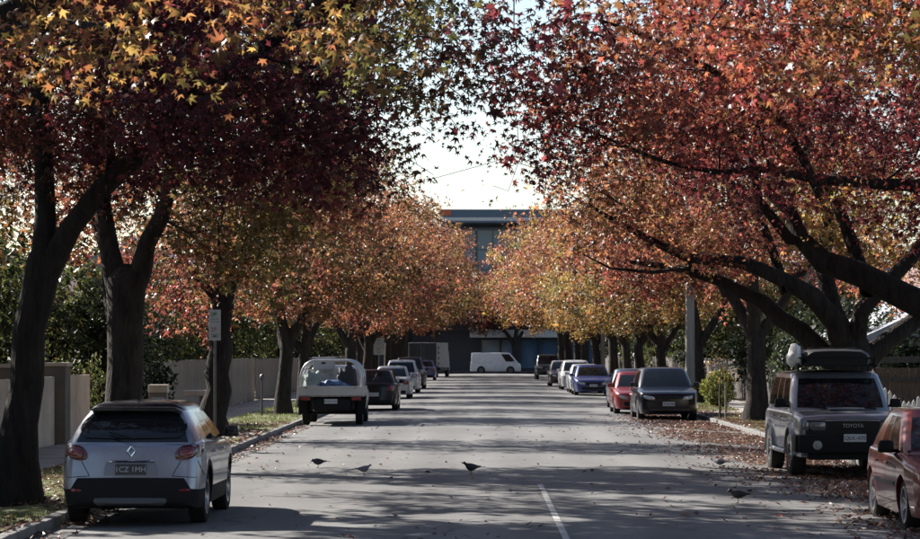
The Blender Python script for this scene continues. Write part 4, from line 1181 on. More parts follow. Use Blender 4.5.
for sg in (-1, 1):
    c.seam('rear', sg * .60, sg * .50, .80, .62); c.seam('rear', sg * .50, sg * .80, .62, .60); c.seam('rear', sg * .80, sg * .86, .80, .62)
c.seam('rear', -.62, .62, 1.035, 1.035, 16)
# lip spoiler over the rear window, wiper and aerial
V = []; zt = PC['H'] - .10; yq = -h + .50
MB().prism([(-.57, 0), (.57, 0), (.49, .05), (-.49, .05)], 0, .22).build('spoiler', PBLACK, c.root, 50, bevel=.015).location = (0, yq - .13, zt - .015)
MB().tube([(0, yq - .47, 1.07), (-.28, yq - .385, 1.15)], .010, 6).build('rear_wiper', BLK, c.root)
MB().tube([(0, -h + .75, PC['H'] - .02), (0, -h + .60, PC['H'] + .16)], [.008, .004], 6).build('aerial', BLK, c.root)
c.mirror(PBLACK); c.doors((h - 1.15, .12, -.88))
c.pair('headlight', 'front', [(.40, .66), (.74, .70), (.76, .80), (.46, .74)], LAMP, nu=6, nv=3)

# ---- silver four wheel drive with roof rack, facing the camera on the right
h = 4.78 / 2; w = .94
LCS = paint('paint_pewter', (.26, .27, .30), .55, .34)
PL = dict(L=4.78, H=1.80, R=.385, gc=.36, belt=1.14, yw=(-h + 1.05, h - .88), rim=STEEL, clad=0, zm=.80, tuck=.04, round=.09, gap=.075, shoulder=.03, ww=.26, inset=-.025, hub=.56, spokes=8,
          plan=[(-h, w * .95), (-h + .3, w), (0, w), (h - .5, w * .99), (h, w * .94)],
          top=[(-h, 1.10), (-h + .5, 1.12), (0, 1.12), (h - 1.35, 1.12), (h - .7, 1.11), (h - .1, 1.06), (h, 1.04)], crown=.03,
          cw=(w - .07, w - .19), ws=(h - 1.32, h - 1.92), rs=(-h + .05, -h + .26), cornerr=.16, cornerf=.20, rcrown=.07, bow=.06,
          segs=[('S1', 0, .30), ('B', .30, .33), ('S2', .33, .60), ('C', .60, .64), ('S3', .64, 1.0)], glass=('F', 'S1', 'S2', 'S3', 'R'), seats=(.20, -.75), seatz=.1)
lx, ly = 6.27, 41.6
lc = c = Car('four_wheel_drive', 'pewter four wheel drive with loaded roof rack facing the camera on the right kerb', 'car', (lx, ly + h, .01), PI, PL, LCS, hero=True)
zn = 1.04
c.patch('grille_panel', 'front', [(-.86, .70), (.86, .70), (.86, .985), (-.86, .985)], TRIM, off=.012, nu=14, nv=4, rnd=.03)
for k in range(4):
    c.patch('grille_slat', 'front', [(-.42, .825 + k * .032), (.42, .825 + k * .032), (.42, .838 + k * .032), (-.42, .838 + k * .032)], BLK, off=.024, nu=6, nv=1, rnd=0)
c.patch('grille_chrome', 'front', [(-.46, .965), (.46, .965), (.46, .985), (-.46, .985)], CHROME, off=.028, nu=8, nv=2, rnd=0)
c.pair('headlight', 'front', [(.46, .82), (.72, .82), (.72, .955), (.46, .955)], pmat('lamp_lens_dim', (.16, .165, .17), .15, .3, coat=.8), off=.02, nu=5, nv=4, rnd=.1)
c.pair('indicator', 'front', [(.735, .82), (.86, .82), (.85, .955), (.735, .955)], pmat('lamp_lens_dim', (.16, .165, .17), .15, .3, coat=.8), off=.018, nu=4, nv=3, rnd=.1)
text('lettering', 'TOYOTA', .085, pmat('badge_grey', (.35, .35, .36), .35, .8), c.root, (0, h + .034, .895), (PI / 2, 0, PI), .004)
c.patch('bonnet_lip', 'front', [(-.80, 1.0), (.80, 1.0), (.78, 1.025), (-.78, 1.025)], LCS, off=.02, nu=10, nv=2, rnd=0)
LAMPD = pmat('lamp_lens_dim', (.16, .165, .17), .15, .3, coat=.8)
# heavy dark bumper with bull bar hoops and fog lights
bb = MB().box((0, h + .10, .60), (1.86, .26, .30)).box((-.90, h - .10, .60), (.16, .5, .28)).box((.90, h - .10, .60), (.16, .5, .28)).build('bumper', BLK, c.root, 50, bevel=.035)
for sx in (-.62, .62):
    MB().lathe([(.001, .02), (.075, .015), (.085, 0), (.085, -.05)], 16, 'y', (sx, h + .235, .58)).build('fog_lamp', STEEL, c.root, 40)
c.plate('front', .70, 'QLK-470', fit=h + .245)
MB().box((0, h - .02, .40), (1.5, .2, .14)).build('sump_guard', BLK, c.root, bevel=.02)
MB().box((0, h - .86, 1.165), (.6, .42, .035)).build('bonnet_bulge', LCS, c.root, 50, bevel=.015)
for sd in (-1, 1):
    # flared guards over each wheel, side steps, snorkel
    for yy in PL['yw']:
        m = MB(); R0 = .385 + .075
        A = np.linspace(.02, PI - .02, 17); V0 = len(m.V)
        for a in A:
            for r, xx in ((R0 - .01, .0), (R0, .055), (R0 + .07, .05), (R0 + .10, -.01)):
                m.V.append((sd * (w * .985 + xx), yy + r * math.cos(a), .385 + r * math.sin(a)))
        for i in range(16):
            for j in range(3): a = V0 + i * 4 + j; m.F.append((a, a + 1, a + 5, a + 4))
        m.build('wheel_flare', LCS, c.root, 50)
    MB().tube([(sd * .95, PL['yw'][0] + .5, .42), (sd * .98, 0, .42), (sd * .95, PL['yw'][1] - .5, .42)], .04, 8).build('side_step', STEEL, c.root, 50)
c.mirror(BLK, y=PL['ws'][0] - .42, z=1.24)
c.doors((h - 1.50, .10, -.95), .52)
for sx in (-.36, .30):
    MB().tube([(sx - .25, PL['ws'][0] - .02, 1.15), (sx + .25, PL['ws'][0] - .09, 1.185)], .012, 6).build('wiper', BLK, c.root)
# roof rack: side rails, crossbars, feet
m = MB(); zr0 = 1.80
for sx in (-.66, .66): m.box((sx, -.55, zr0 + .10), (.03, 2.3, .035)).box((sx, -.55, zr0 + .22), (.025, 2.3, .025))
for yy in np.linspace(-1.68, .58, 7): m.box((0, yy, zr0 + .085), (1.36, .035, .025))
for yy in (-1.6, -.9, -.2, .5):
    for sx in (-.66, .66): m.box((sx, yy, zr0 + .11), (.025, .025, .24))
m.box((0, .60, zr0 + .22), (1.34, .025, .025)); m.box((0, -1.70, zr0 + .22), (1.34, .025, .025))
m.build('roof_rack', BLK, c.root, bevel=0)
# load on the rack: things of their own
rk = empty('roof_box', (lx, ly + h + .35, 1.91), PI); tag(rk, 'long black luggage box lying on the roof rack of the four wheel drive', 'luggage box')
def shell_box(name, L, Wd, H, mat, parent, taper=.86):
    m = MB(); N = 12; rows = []
    for i in range(N + 1):
        t = -1 + 2 * i / N; k = (1 - abs(t) ** 9 * .14)
        rows.append([(x * Wd / 2 * k * kk, t * L / 2, z * H * k) for x, z, kk in ((-1, 0, .96), (-1, .45, 1), (-.97, .75, .97), (-.8, .97, .95), (-.3, 1.03, 1), (.3, 1.03, 1), (.8, .97, .95), (.97, .75, .97), (1, .45, 1), (1, 0, .96))])
    V = [p for r in rows for p in r]; n = 10; F = []
    for i in range(N):
        for j in range(n): a = i * n + j; b = i * n + (j + 1) % n; F.append((a, b, b + n, a + n))
    F += [tuple(range(n))[::-1], tuple(range(N * n, N * n + n))]
    return mk(name, V, F, mat, parent, 45)
shell_box('shell', 1.9, 1.24, .27, pmat('box_black', (.012, .012, .013), .55, spec=.25), rk)
MB().box((0, 0, .105), (1.26, 1.78, .012)).build('lid_seam', TRIM, rk)
for yy in (-.5, .5): MB().tube([(-.63, yy, 0), (-.6, yy, .21), (-.4, yy, .285), (.4, yy, .285), (.6, yy, .21), (.63, yy, 0)], .014, 6).build('strap', BLK, rk)
for yy in (-.4, .4): MB().box((.635, yy, .09), (.03, .07, .05)).build('latch', STEEL, rk, bevel=.008)
bag = bmesh.new(); bmesh.ops.create_icosphere(bag, subdivisions=4, radius=1)
for v in bag.verts:
    p = v.co.copy(); k = 1 + .10 * math.sin(p.x * 5 + p.z * 3) + .08 * math.sin(p.y * 9 + p.z * 4) + .05 * math.sin(p.z * 13 + p.x * 7)
    v.co = Vector((p.x * .13 * k, p.y * .34 * k, max(-.8, p.z) * .20 * k + (.08 if p.z > .6 else 0)))
me = bpy.data.meshes.new('white_bag'); bag.to_mesh(me); bag.free(); smooth(me, 80); me.materials.append(pmat('white_cloth', (.95, .94, .92), .8, var=.15, vscale=9, bump=.5, bscale=18))
o = link(bpy.data.objects.new('white_bag', me)); o.scale = (.95, .8, .85); o.location = (lx - .70, ly + h - .30, 2.03); tag(o, 'crumpled white bag tied at the side of the roof rack', 'bag')

# ---- red hatchback cut by the right edge
RED = paint('paint_red', (.15, .010, .009), .25, .28)
h = 1.95; w = .84
PR_ = sedan_P(3.9, 1.68, 1.42, hatch=True, R=.30, gc=.17, belt=.90, rim=ALLOY, hub=.72, spokes=7, rlean=.12, seats=(.0, -.8))
c = Car('hatchback', 'red hatchback cut off by the right edge of the view', 'car', (5.86, 28.75 + h, .03), PI, PR_, RED, hero=True)
std_fit(c); c.doors((h - 1.30, -.02, -.82)); c.mirror(TRIM)
for sd in ('left', 'right'):
    c.patch('rubbing_strip', sd, [(-.95, .50), (.62, .50), (.62, .55), (-.95, .55)], TRIM, off=.014, nu=12, nv=2, rnd=0, thick=.01)

# ---- dark wagon in front of the second red hatchback
NAVY = paint('paint_midnight', (.005, .006, .012), 0, .22)
h = 4.85 / 2
PW_ = sedan_P(4.85, 1.90, 1.62, wag=True, R=.36, gc=.21, belt=1.03, rim=ALLOY, hub=.7, round=.18, rcrown=.07)
c = Car('wagon', 'black wagon with a white plate parked on the right, ahead of a red hatchback', 'car', (5.86, 76 + h, .02), PI, PW_, NAVY, hero=True)
std_fit(c, ptxt='', grille=False)
c.plate('front', .52, 'TNB 386')
c.patch('upper_grille', 'front', [(-.5, .66), (.5, .66), (.55, .76), (-.55, .76)], TRIM, off=.01, nu=6, nv=3, rnd=.3)
c.patch('bumper_chrome', 'front', [(-.55, .335), (.55, .335), (.6, .352), (-.6, .352)], STEEL, off=.02, nu=10, nv=2, rnd=0)
c.doors((h - 1.5, .0, -1.0))

GROUPED = []
def small(name, label, cat, x, z, rz, P, col, cname, fr=True, ptxt='', **kw):
    m = paint('paint_' + cname, col, kw.pop('metal', .3))
    hh = P['L'] / 2
    c = Car(name, label, cat, (x, z + hh, .03), rz, P, m)
    std_fit(c, ptxt=ptxt, plate='front' if rz else 'rear')
    return c
small('hatchback', 'bright red hatchback close behind the black wagon', 'car', 5.45, 83.4, PI, sedan_P(3.9, 1.70, 1.42, hatch=True, R=.30, belt=.9), (.30, .02, .018), 'bright_red')
small('sedan', 'grey blue sedan behind the bright red hatchback', 'car', 5.75, 90, PI, sedan_P(4.6, 1.76, 1.47), (.14, .17, .24), 'slate')
small('sedan', 'royal blue sedan facing the camera, first of the far row', 'car', 5.55, 118, PI, sedan_P(4.9, 1.86, 1.46), (.035, .06, .22), 'royal', ptxt='YKR 204')
small('sedan', 'silver sedan directly behind the royal blue sedan', 'car', 5.55, 125.5, PI, sedan_P(4.7, 1.80, 1.46), (.55, .58, .62), 'pale_silver')
small('wagon', 'white wagon behind the silver sedan on the right kerb', 'car', 5.5, 136, PI, sedan_P(4.8, 1.84, 1.62, wag=True, R=.34, belt=1.0), (.70, .70, .69), 'white', metal=0)
small('hatchback', 'dark hatchback with pale roof between white wagon and green four wheel drive', 'car', 5.2, 149, PI, sedan_P(4.2, 1.76, 1.55, hatch=True, R=.32, belt=.98, roof_mat=paint('paint_white2', (.65, .65, .65), 0)), (.10, .06, .065), 'plum')
PLg = dict(PL); PLg.update(H=1.88, round=.12)
c = Car('four_wheel_drive', 'dark green four wheel drive at the far end of the right row', 'car', (5.35, 184 + 2.39, .02), PI, PLg, paint('paint_forest', (.03, .055, .05), .2))
std_fit(c)
# left row, seen from behind
small('hatchback', 'black hatchback parked just ahead of the open tray ute', 'car', -3.62, 88.5, 0, sedan_P(4.1, 1.74, 1.46, hatch=True, R=.31, belt=.96), (.008, .008, .010), 'jet', ptxt='UHW 519')
small('sedan', 'silver sedan ahead of the black hatchback on the left kerb', 'car', -3.74, 110, 0, sedan_P(4.7, 1.80, 1.46), (.50, .51, .53), 'platinum', ptxt='SXC 731')
small('wagon', 'white wagon ahead of the silver sedan on the left kerb', 'car', -3.74, 125, 0, sedan_P(4.7, 1.84, 1.68, wag=True, R=.35, belt=1.02), (.66, .66, .64), 'cream_white', metal=0)
small('wagon', 'dark people mover ahead of the white wagon on the left kerb', 'car', -3.72, 139, 0, sedan_P(4.8, 1.84, 1.78, wag=True, R=.34, belt=1.04), (.03, .032, .04), 'charcoal')
small('sedan', 'blue sedan parked before the box truck', 'car', -3.75, 180, 0, sedan_P(4.5, 1.76, 1.46), (.06, .09, .20), 'mid_blue')

# ---- silver ute with open tray and hoops, its load, seen from behind
UT = paint('paint_ute', (.60, .61, .62), .4, .36)
ux, uy = -4.12, 71.0
h = 5.1 / 2; w = .90
PU = dict(dark_behind=-h + 2.38, wx=.90, L=5.1, H=1.72, R=.36, gc=.40, belt=1.10, yw=(-h + 1.0, h - .9), rim=STEEL, hub=.58, spokes=8, zm=.75, gap=.08,
          plan=[(-h, w * .6), (-h + 2.35, w * .6), (-h + 2.4, w), (h - .5, w * .98), (h, w * .88)],
          top=[(-h, .80), (-h + 2.35, .80), (-h + 2.4, 1.08), (h - 1.3, 1.08), (h - .3, 1.0), (h, .94)],
          cw=(w - .07, w - .2), ws=(h - 1.25, h - 1.85), rs=(-h + 2.42, -h + 2.55), cornerr=.12, segs=[('S1', 0, .8), ('B', .8, 1.0)], glass=('F', 'S1', 'R'), seats=(.15,))
c = Car('ute', 'silver ute with a hooped open tray parked on the left kerb', 'car', (ux, uy + h, .02), 0, PU, UT, hero=True)
r_ = c.root; y0, y1 = -h - .02, -h + 2.36; ty = (y0 + y1) / 2; tl = y1 - y0
MB().box((0, ty, .86), (1.84, tl, .06)).build('tray_floor', STEEL, r_, bevel=.01)
for sx in (-1, 1):
    MB().box((sx * .91, ty, 1.0), (.03, tl, .25)).build('drop_side', UT, r_, bevel=.008)
    for yy in (-.7, 0, .7): MB().box((sx * .93, ty + yy, 1.0), (.02, .05, .24)).build('side_rib', UT, r_, bevel=.004)
    MB().box((sx * .84, PU['yw'][0] - .42, .52), (.24, .02, .42)).build('mud_flap', BLK, r_)
    MB().box((sx * .72, y0 - .015, .78), (.26, .04, .10)).build('taillight', REDL, r_, bevel=.01)
tg = MB().box((0, y0 - .02, 1.0), (1.86, .035, .26)).build('tailgate', UT, r_, bevel=.008)
for zz in (.93, 1.07): MB().box((0, y0 - .042, zz), (1.80, .012, .02)).build('tailgate_rib', UT, tg)
for sx in (-.7, .7): MB().box((sx, y0 - .05, 1.09), (.05, .03, .07)).build('latch', STEEL, tg, bevel=.006)
c.plate('rear', .70, 'RGN 442', fit=y0 - .04)
def arch(y, r0, wd, zt, n=8):
    pts = [(-wd, y, 1.1)]
    for a in np.linspace(PI, PI / 2, n): pts.append((-wd + .42 + .42 * math.cos(a), y, zt - .5 + .5 * math.sin(a)))
    for a in np.linspace(PI / 2, 0, n): pts.append((wd - .42 + .42 * math.cos(a), y, zt - .5 + .5 * math.sin(a)))
    return pts + [(wd, y, 1.1)]
for i, yy in enumerate((y0 + .06, ty, y1 - .08)):
    MB().tube(arch(yy, 0, .86, 1.86), .035, 8).build('hoop', UT, r_, 50)
for sx in (-1, 1):
    for fr in ((.86, 1.40), (.80, 1.62), (.62, 1.80)):
        MB().tube([(sx * fr[0], y0 + .06, fr[1]), (sx * fr[0], y1 - .08, fr[1])], .016, 6).build('side_rail', UT, r_)
    for k in range(6):
        yy = lerp(y0 + .2, y1 - .2, k / 5); MB().tube([(sx * .89, yy, 1.1), (sx * .86, yy, 1.4), (sx * .74, yy, 1.7)], .010, 5).build('side_wire', STEEL, r_)
MB().box((0, y1 + .02, 1.35), (1.76, .03, .5)).build('headboard', UT, r_)
# the ute's load
BLUE = pmat('tarp_blue', (.06, .12, .24), .6, var=.4, vscale=5, bump=.6, bscale=12)
def lump(name, loc, dims, mat, label, cat, seed=0.0, rz=0):
    bm = bmesh.new(); bmesh.ops.create_icosphere(bm, subdivisions=4, radius=1)
    for v in bm.verts:
        p = v.co; k = 1 + .12 * math.sin(p.x * 4 + seed) * math.cos(p.y * 5 + seed) + .07 * math.sin(p.z * 9 + p.x * 6 + seed) + .04 * math.sin(p.y * 17 + p.z * 13)
        q = [math.copysign(abs(t) ** .7, t) for t in p]
        v.co = Vector((q[0] * dims[0] * k, q[1] * dims[1] * k, (max(q[2], -.75) + .75) * dims[2] * k))
    me = bpy.data.meshes.new(name); bm.to_mesh(me); bm.free(); smooth(me, 70); me.materials.append(mat)
    o = link(bpy.data.objects.new(name, me)); o.location = loc; o.rotation_euler = (0, 0, rz)
    return tag(o, label, cat)
lump('tarpaulin_bundle', (ux + .05, uy + .7, .91), (.42, .5, .22), BLUE, 'folded blue tarpaulin bundle lying in the ute tray', 'tarpaulin', 1.0)
lump('canvas_sack', (ux - .55, uy + .55, .91), (.24, .35, .36), pmat('canvas', (.28, .33, .32), .9, var=.3), 'pale green grey canvas sack standing in the ute tray', 'sack', 2.3)
lump('dark_sack', (ux + .38, uy + 1.2, .91), (.28, .3, .42), pmat('sack_dark', (.03, .03, .035), .8, var=.3), 'dark stuffed sack upright in the ute tray', 'sack', 4.1)
tb = empty('tool_chest', (ux - .32, uy + 2.0, 1.60)); tag(tb, 'pale metal tool chest raised above the ute tray near the cab', 'tool chest')
MB().box((0, 0, .17), (.62, .5, .30)).build('case', pmat('chest_grey', (.42, .43, .45), .5, .5), tb, bevel=.02)
MB().box((0, 0, .345), (.66, .54, .05)).build('lid', pmat('chest_grey', (.42, .43, .45), .5, .5), tb, bevel=.015)
MB().box((0, -.262, .20), (.12, .02, .05)).build('handle', BLK, tb, bevel=.005)
MB().box((0, -.05, -.22), (.5, .06, .46)).build('stand', STEEL, tb)

# ---- white panel van crossing the end of the street
h = 4.75 / 2; w = .86
VW = paint('paint_van', (.74, .74, .73), 0, .35)
PV = dict(L=4.75, H=1.98, R=.33, gc=.22, belt=1.08, yw=(-h + 1.02, h - .98), rim=STEEL, hub=.6, spokes=8, zm=.7, round=.12, rlean=0,
          plan=[(-h, w * .97), (0, w), (h - .6, w * .99), (h, w * .86)],
          top=[(-h, 1.06), (h - .9, 1.06), (h - .35, 1.04), (h - .1, .96), (h, .86)],
          cw=(w - .03, w - .14), ws=(h - .22, h - .98), rs=(-h + .04, -h + .10), cornerr=.12, cornerf=.22, segs=[('S1', 0, .22), ('B', .22, .5), ('C', .5, 1.0)], glass=('F', 'S1', 'R'), seats=(1.05,), seatz=.15)
c = Car('panel_van', 'white panel van crossing the end of the street', 'van', (W(495.5, 0, 235)[0], 235, .02), -PI / 2, PV, VW, group=None)
std_fit(c)
c.seam('right', .25, .25, .4, 1.0); c.seam('right', -.9, -.9, .4, 1.0)
c.patch('sliding_rail', 'right', [(-1.9, 1.015), (-.2, 1.015), (-.2, 1.03), (-1.9, 1.03)], BLK, off=.006, nu=8, nv=1, rnd=0, thick=.01)

# ---- box truck at the far left
t = empty('box_truck', (-3.85, 203.0, 0), math.radians(-9)); tag(t, 'box truck with dark rear doors and pale side at the far left', 'truck')
TD = pmat('truck_dark', (.055, .058, .07), .5, var=.3, vscale=2); TWm = pmat('truck_white', (.62, .62, .61), .5, var=.25, vscale=2)
MB().box((0, 0, 1.82), (2.3, 5.4, 2.0)).build('cargo_box', TWm, t, bevel=.02)
for sx in (-.56, .56):
    d = MB().box((sx, -2.72, 1.82), (1.10, .05, 1.92)).build('rear_door', TD, t, bevel=.01)
    MB().tube([(sx * .2, -2.76, 1.0), (sx * .2, -2.76, 2.65)], .02, 6).build('lock_rod', STEEL, d)
for k in range(4): MB().box((1.163, -1.9, 1.15 + k * .42), (.012, .7, .2)).build('side_marking', TD, t)
MB().box((0, -.1, .70), (.9, 6.6, .2)).build('chassis', BLK, t)
MB().box((0, 3.75, 1.35), (2.0, 1.6, 1.6), 0, .9).build('cab', TWm, t, bevel=.08)
for sx in (-1, 1):
    for yy in (-1.7, 3.5): wheel(t, sx * .92, yy, .42, .26, STEEL, sx, .58, 8, True)
    MB().box((sx * .8, -2.74, .72), (.3, .04, .1)).build('taillight', REDL, t)
MB().box((0, -2.7, .55), (2.0, .06, .12)).build('bumper', BLK, t)
# ------------------------------------------------------------------ fences, walls, posts, signs
REND = pmat('render_cream', (.70, .58, .46), .85, var=.25, vscale=1.2, bump=.2, bscale=60)
REND2 = pmat('render_taupe', (.22, .185, .155), .85, var=.25, vscale=1.2, bump=.2, bscale=60)
XF = -9.15
wl = empty('panel_wall', (XF, 48, .1)); tag(wl, 'cream rendered panel wall with pillars beside the near footpath', 'wall')
y = 30.0; k = 0
while y < 57:
    L_ = 2.1
    if k % 3 == 2: MB().box((.05, y + .35 - 48, .86), (.5, .68, 1.72)).build('pillar', REND2, wl, bevel=.015); MB().box((.05, y + .35 - 48, 1.76), (.58, .76, .08)).build('pillar_cap', REND, wl, bevel=.015); y += .72
    else: MB().box((0, y + L_ / 2 - 48, .75), (.14, L_ - .03, 1.5)).build('panel', REND, wl, bevel=.01); y += L_
    k += 1
# driveway entrance: fence pillar, letterbox pillar, brown wall with pale cap
gp = MB().box((0, 0, .95), (.42, .42, 1.9)).box((0, 0, 1.93), (.5, .5, .07)).build('fence_pillar', REND2, None, bevel=.012); gp.location = (W(142, 0, 57)[0] - .3, 57.2, .1)
tag(gp, 'tall taupe pillar ending the panel wall at the driveway', 'pillar')
lb = empty('letterbox_pillar', (W(156, 0, 57.5)[0], 58.0, .1)); tag(lb, 'short capped letterbox pillar with a pale blue notice at the driveway', 'letterbox')
MB().box((0, 0, .55), (.40, .36, 1.1)).build('pillar', REND2, lb, bevel=.01)
MB().box((0, 0, 1.18), (.44, .40, .18)).build('cap', REND, lb, bevel=.015)
MB().box((0, -.19, .72), (.32, .015, .52)).build('notice', pmat('notice_blue', (.34, .40, .48), .6), lb)
for i, zz in enumerate((.88, .77, .66, .55)): MB().box((-.01 * i, -.2, zz), (.22 - .03 * (i % 2), .006, .035)).build('notice_line', pmat('notice_ink', (.14, .17, .24), .6), lb)
MB().box((0, -.19, .33), (.26, .02, .05)).build('mail_slot', BLK, lb)
BRW = pmat('wall_brown', (.17, .115, .09), .8, var=.3, vscale=2, bump=.3)
ew = empty('entrance_wall', (W(184, 0, 63)[0], 64.0, .1)); tag(ew, 'low brown entrance wall with cream capping beside the driveway', 'wall')
MB().prism([(-.95, 0), (.55, 0), (.55, .62), (-.95, .36)], -.1, .1).build('wing', BRW, ew, bevel=.01)
MB().box((.50, .5, .45), (.5, .5, .9)).build('pier', BRW, ew, bevel=.01)
MB().box((.35, .9, .96), (1.1, .8, .14)).build('capping', REND, ew, bevel=.02)

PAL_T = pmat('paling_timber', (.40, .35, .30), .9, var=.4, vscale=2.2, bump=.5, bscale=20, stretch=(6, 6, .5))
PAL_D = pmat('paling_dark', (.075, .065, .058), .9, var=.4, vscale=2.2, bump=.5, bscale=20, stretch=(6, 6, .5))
def paling_fence(label, x, y0, y1, hgt, wd, mat, z=.1, jit=.02, detail_to=130):
    r = empty('paling_fence', (x, y0, z)); tag(r, label, 'fence')
    sg = 1 if x > 0 else -1
    me0 = None; y = 0.0
    while y < y1 - y0:
        if y0 + y > detail_to:   # further off the boards run together in the picture
            MB().box((0, y + (y1 - y0 - y) / 2, hgt / 2), (.03, y1 - y0 - y, hgt)).build('board_run', mat, r); break
        if me0 is None: o = MB().box((0, 0, hgt / 2), (.022, wd - .012, hgt)).build('paling', mat, r, bevel=.003); me0 = o.data
        else: o = link(bpy.data.objects.new('paling', me0), r)
        o.location = (random.uniform(-.008, .008), y + wd / 2, random.uniform(-jit, jit)); o.rotation_euler = (random.uniform(-.008, .008), 0, random.uniform(-.02, .02))
        y += wd
    for zz in (.4, hgt - .35): MB().box((sg * .035, (y1 - y0) / 2, zz), (.045, y1 - y0, .08)).build('rail', mat, r)
    for yy in np.arange(0, y1 - y0, 2.4): MB().box((sg * .08, yy, hgt / 2), (.1, .1, hgt)).build('post', mat, r)
    return r
paling_fence('weathered grey paling fence along the left footpath beyond the driveway', XF - .1, 66, 104, 1.75, .3, PAL_T)
paling_fence('paling fence further down the left footpath beside the parked cars', XF - .2, 106, 222, 1.7, .4, PAL_T, detail_to=112)
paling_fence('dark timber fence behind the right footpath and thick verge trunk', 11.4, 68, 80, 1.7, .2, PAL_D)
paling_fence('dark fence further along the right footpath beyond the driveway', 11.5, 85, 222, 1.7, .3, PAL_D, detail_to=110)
# brown gate and white pickets at the right edge
gt = empty('timber_gate', (11.3, 66.0, .1)); tag(gt, 'brown timber gate under a beam at the right edge', 'gate')
for i in range(12): MB().box((-.7 + i * .185, 0, .85), (.17, .03, 1.5)).build('board', pmat('gate_brown', (.11, .07, .045), .8, var=.35, bump=.4, stretch=(5, 5, .5)), gt, bevel=.004)
for sx in (-.95, 1.6): MB().box((sx, 0, .95), (.16, .16, 1.9)).build('post', PAL_D, gt, bevel=.01)
MB().box((.33, 0, 1.82), (3.0, .14, .16)).build('beam', PAL_D, gt, bevel=.01)
MB().box((.33, -.03, 1.3), (2.3, .04, .1)).build('rail', PAL_D, gt)
PICK = pmat('picket_white', (.78, .78, .76), .6, var=.2, vscale=3)
pf = empty('picket_fence', (9.9, 60.0, .12)); tag(pf, 'white picket fence with a scalloped top behind the red hatchback', 'fence')
for i in range(30):
    x = -.2 + i * .115; hh = 1.0 + .18 * math.cos(i * .55)
    MB().prism([(-.042, 0), (.042, 0), (.042, hh - .06), (0, hh), (-.042, hh - .06)], -.011, .011).build('picket', PICK, pf).location = (x, 0, 0)
for zz in (.25, .7): MB().box((1.5, .03, zz), (3.6, .035, .07)).build('rail', PICK, pf)
for i in range(4): MB().box((-.15 + i * 1.1, .06, .55), (.09, .09, 1.1)).build('post', PICK, pf, bevel=.006)

# ---- signs and poles
GALV = pmat('galvanised', (.17, .17, .175), .5, .6, var=.25, vscale=6)
SIGNW = pmat('sign_white', (.60, .60, .59), .5, var=.12, vscale=3); SIGNR = pmat('sign_red', (.40, .03, .03), .5); SIGNG = pmat('sign_green', (.04, .22, .09), .5)
def parking_sign(x, y, zt, hgt, label, wd=.27, rot=0, post=None):
    r = empty('parking_sign', (x, y, VERGE_Z), rot); tag(r, label, 'sign')
    MB().tube([(0, 0, -.1), (0, 0, zt - .05)], .03, 10).build('post', GALV, r, 50)
    p = MB().box((0, -.04, zt - hgt / 2), (wd, .006, hgt)).build('sign_plate', SIGNW, r, bevel=.002)
    MB().box((0, -.034, zt - .1), (.08, .02, .03)).build('clamp', GALV, r); MB().box((0, -.034, zt - hgt + .1), (.08, .02, .03)).build('clamp', GALV, r)
    n = 2 if hgt > .5 else 1
    for i in range(n):
        zc = zt - hgt * (i + .5) / n
        text('lettering', '2P', .14, SIGNR if i else SIGNG, p, (-.03, -.0445, zc + .07), (PI / 2, 0, 0), .001)
        text('lettering', '8AM-6PM', .045, SIGNG, p, (0, -.0445, zc - .04), (PI / 2, 0, 0), .001)
        text('lettering', 'MON-FRI', .045, SIGNG, p, (0, -.0445, zc - .10), (PI / 2, 0, 0), .001)
    return r
parking_sign(W(215, 0, 57)[0], 57, 2.97, .70, 'white parking sign on a grey post in front of the dark trunk')
parking_sign(W(379, 0, 118)[0], 118, 2.65, .8, 'distant parking sign on a post above the black hatchback', .5)
PW = pmat('pole_wood', (.30, .27, .24), .85, var=.35, vscale=3, bump=.5, bscale=10, stretch=(3, 3, .2))
up = empty('utility_pole', (W(690, 0, 94)[0], 94, VERGE_Z)); tag(up, 'tall pale wooden utility pole on the right verge behind the black wagon', 'pole')
MB().tube([(0, 0, -.3), (0, 0, 5), (0, 0, 11.6)], [.19, .165, .12], 14).build('shaft', PW, up, 50)
MB().box((0, 0, 11.0), (2.2, .1, .12)).build('crossarm', PW, up, bevel=.01)
for sx in (-.95, -.35, .35, .95): MB().lathe([(.001, .2), (.03, .19), (.05, .12), (.035, .08), (.05, .04), (.02, 0), (.02, -.02)], 10, 'z', (sx, 0, 11.08)).build('insulator', pmat('porcelain', (.3, .22, .18), .3), up, 40)
up2 = empty('utility_pole', (W(637, 0, 126)[0], 126, VERGE_Z)); tag(up2, 'thin pale pole further along the right verge above the blue sedan', 'pole')
MB().tube([(0, 0, -.3), (0, 0, 4), (0, 0, 8.2)], [.13, .115, .09], 12).build('shaft', pmat('pole_pale', (.42, .40, .36), .8, var=.25), up2, 50)
MB().tube([(0, 0, 8.0), (-.6, 0, 8.5), (-1.6, 0, 8.7)], .035, 8).build('lamp_arm', GALV, up2, 50)
MB().box((-1.8, 0, 8.68), (.5, .2, .1)).build('lamp_head', GALV, up2, bevel=.03)
up3 = empty('utility_pole', (8.1, 160, VERGE_Z)); tag(up3, 'far utility pole among trunks above the white wagon', 'pole')
MB().tube([(0, 0, -.3), (0, 0, 9.5)], [.16, .11], 12).build('shaft', PW, up3, 50)
MB().box((0, 0, 9.0), (1.8, .1, .12)).build('crossarm', PW, up3)
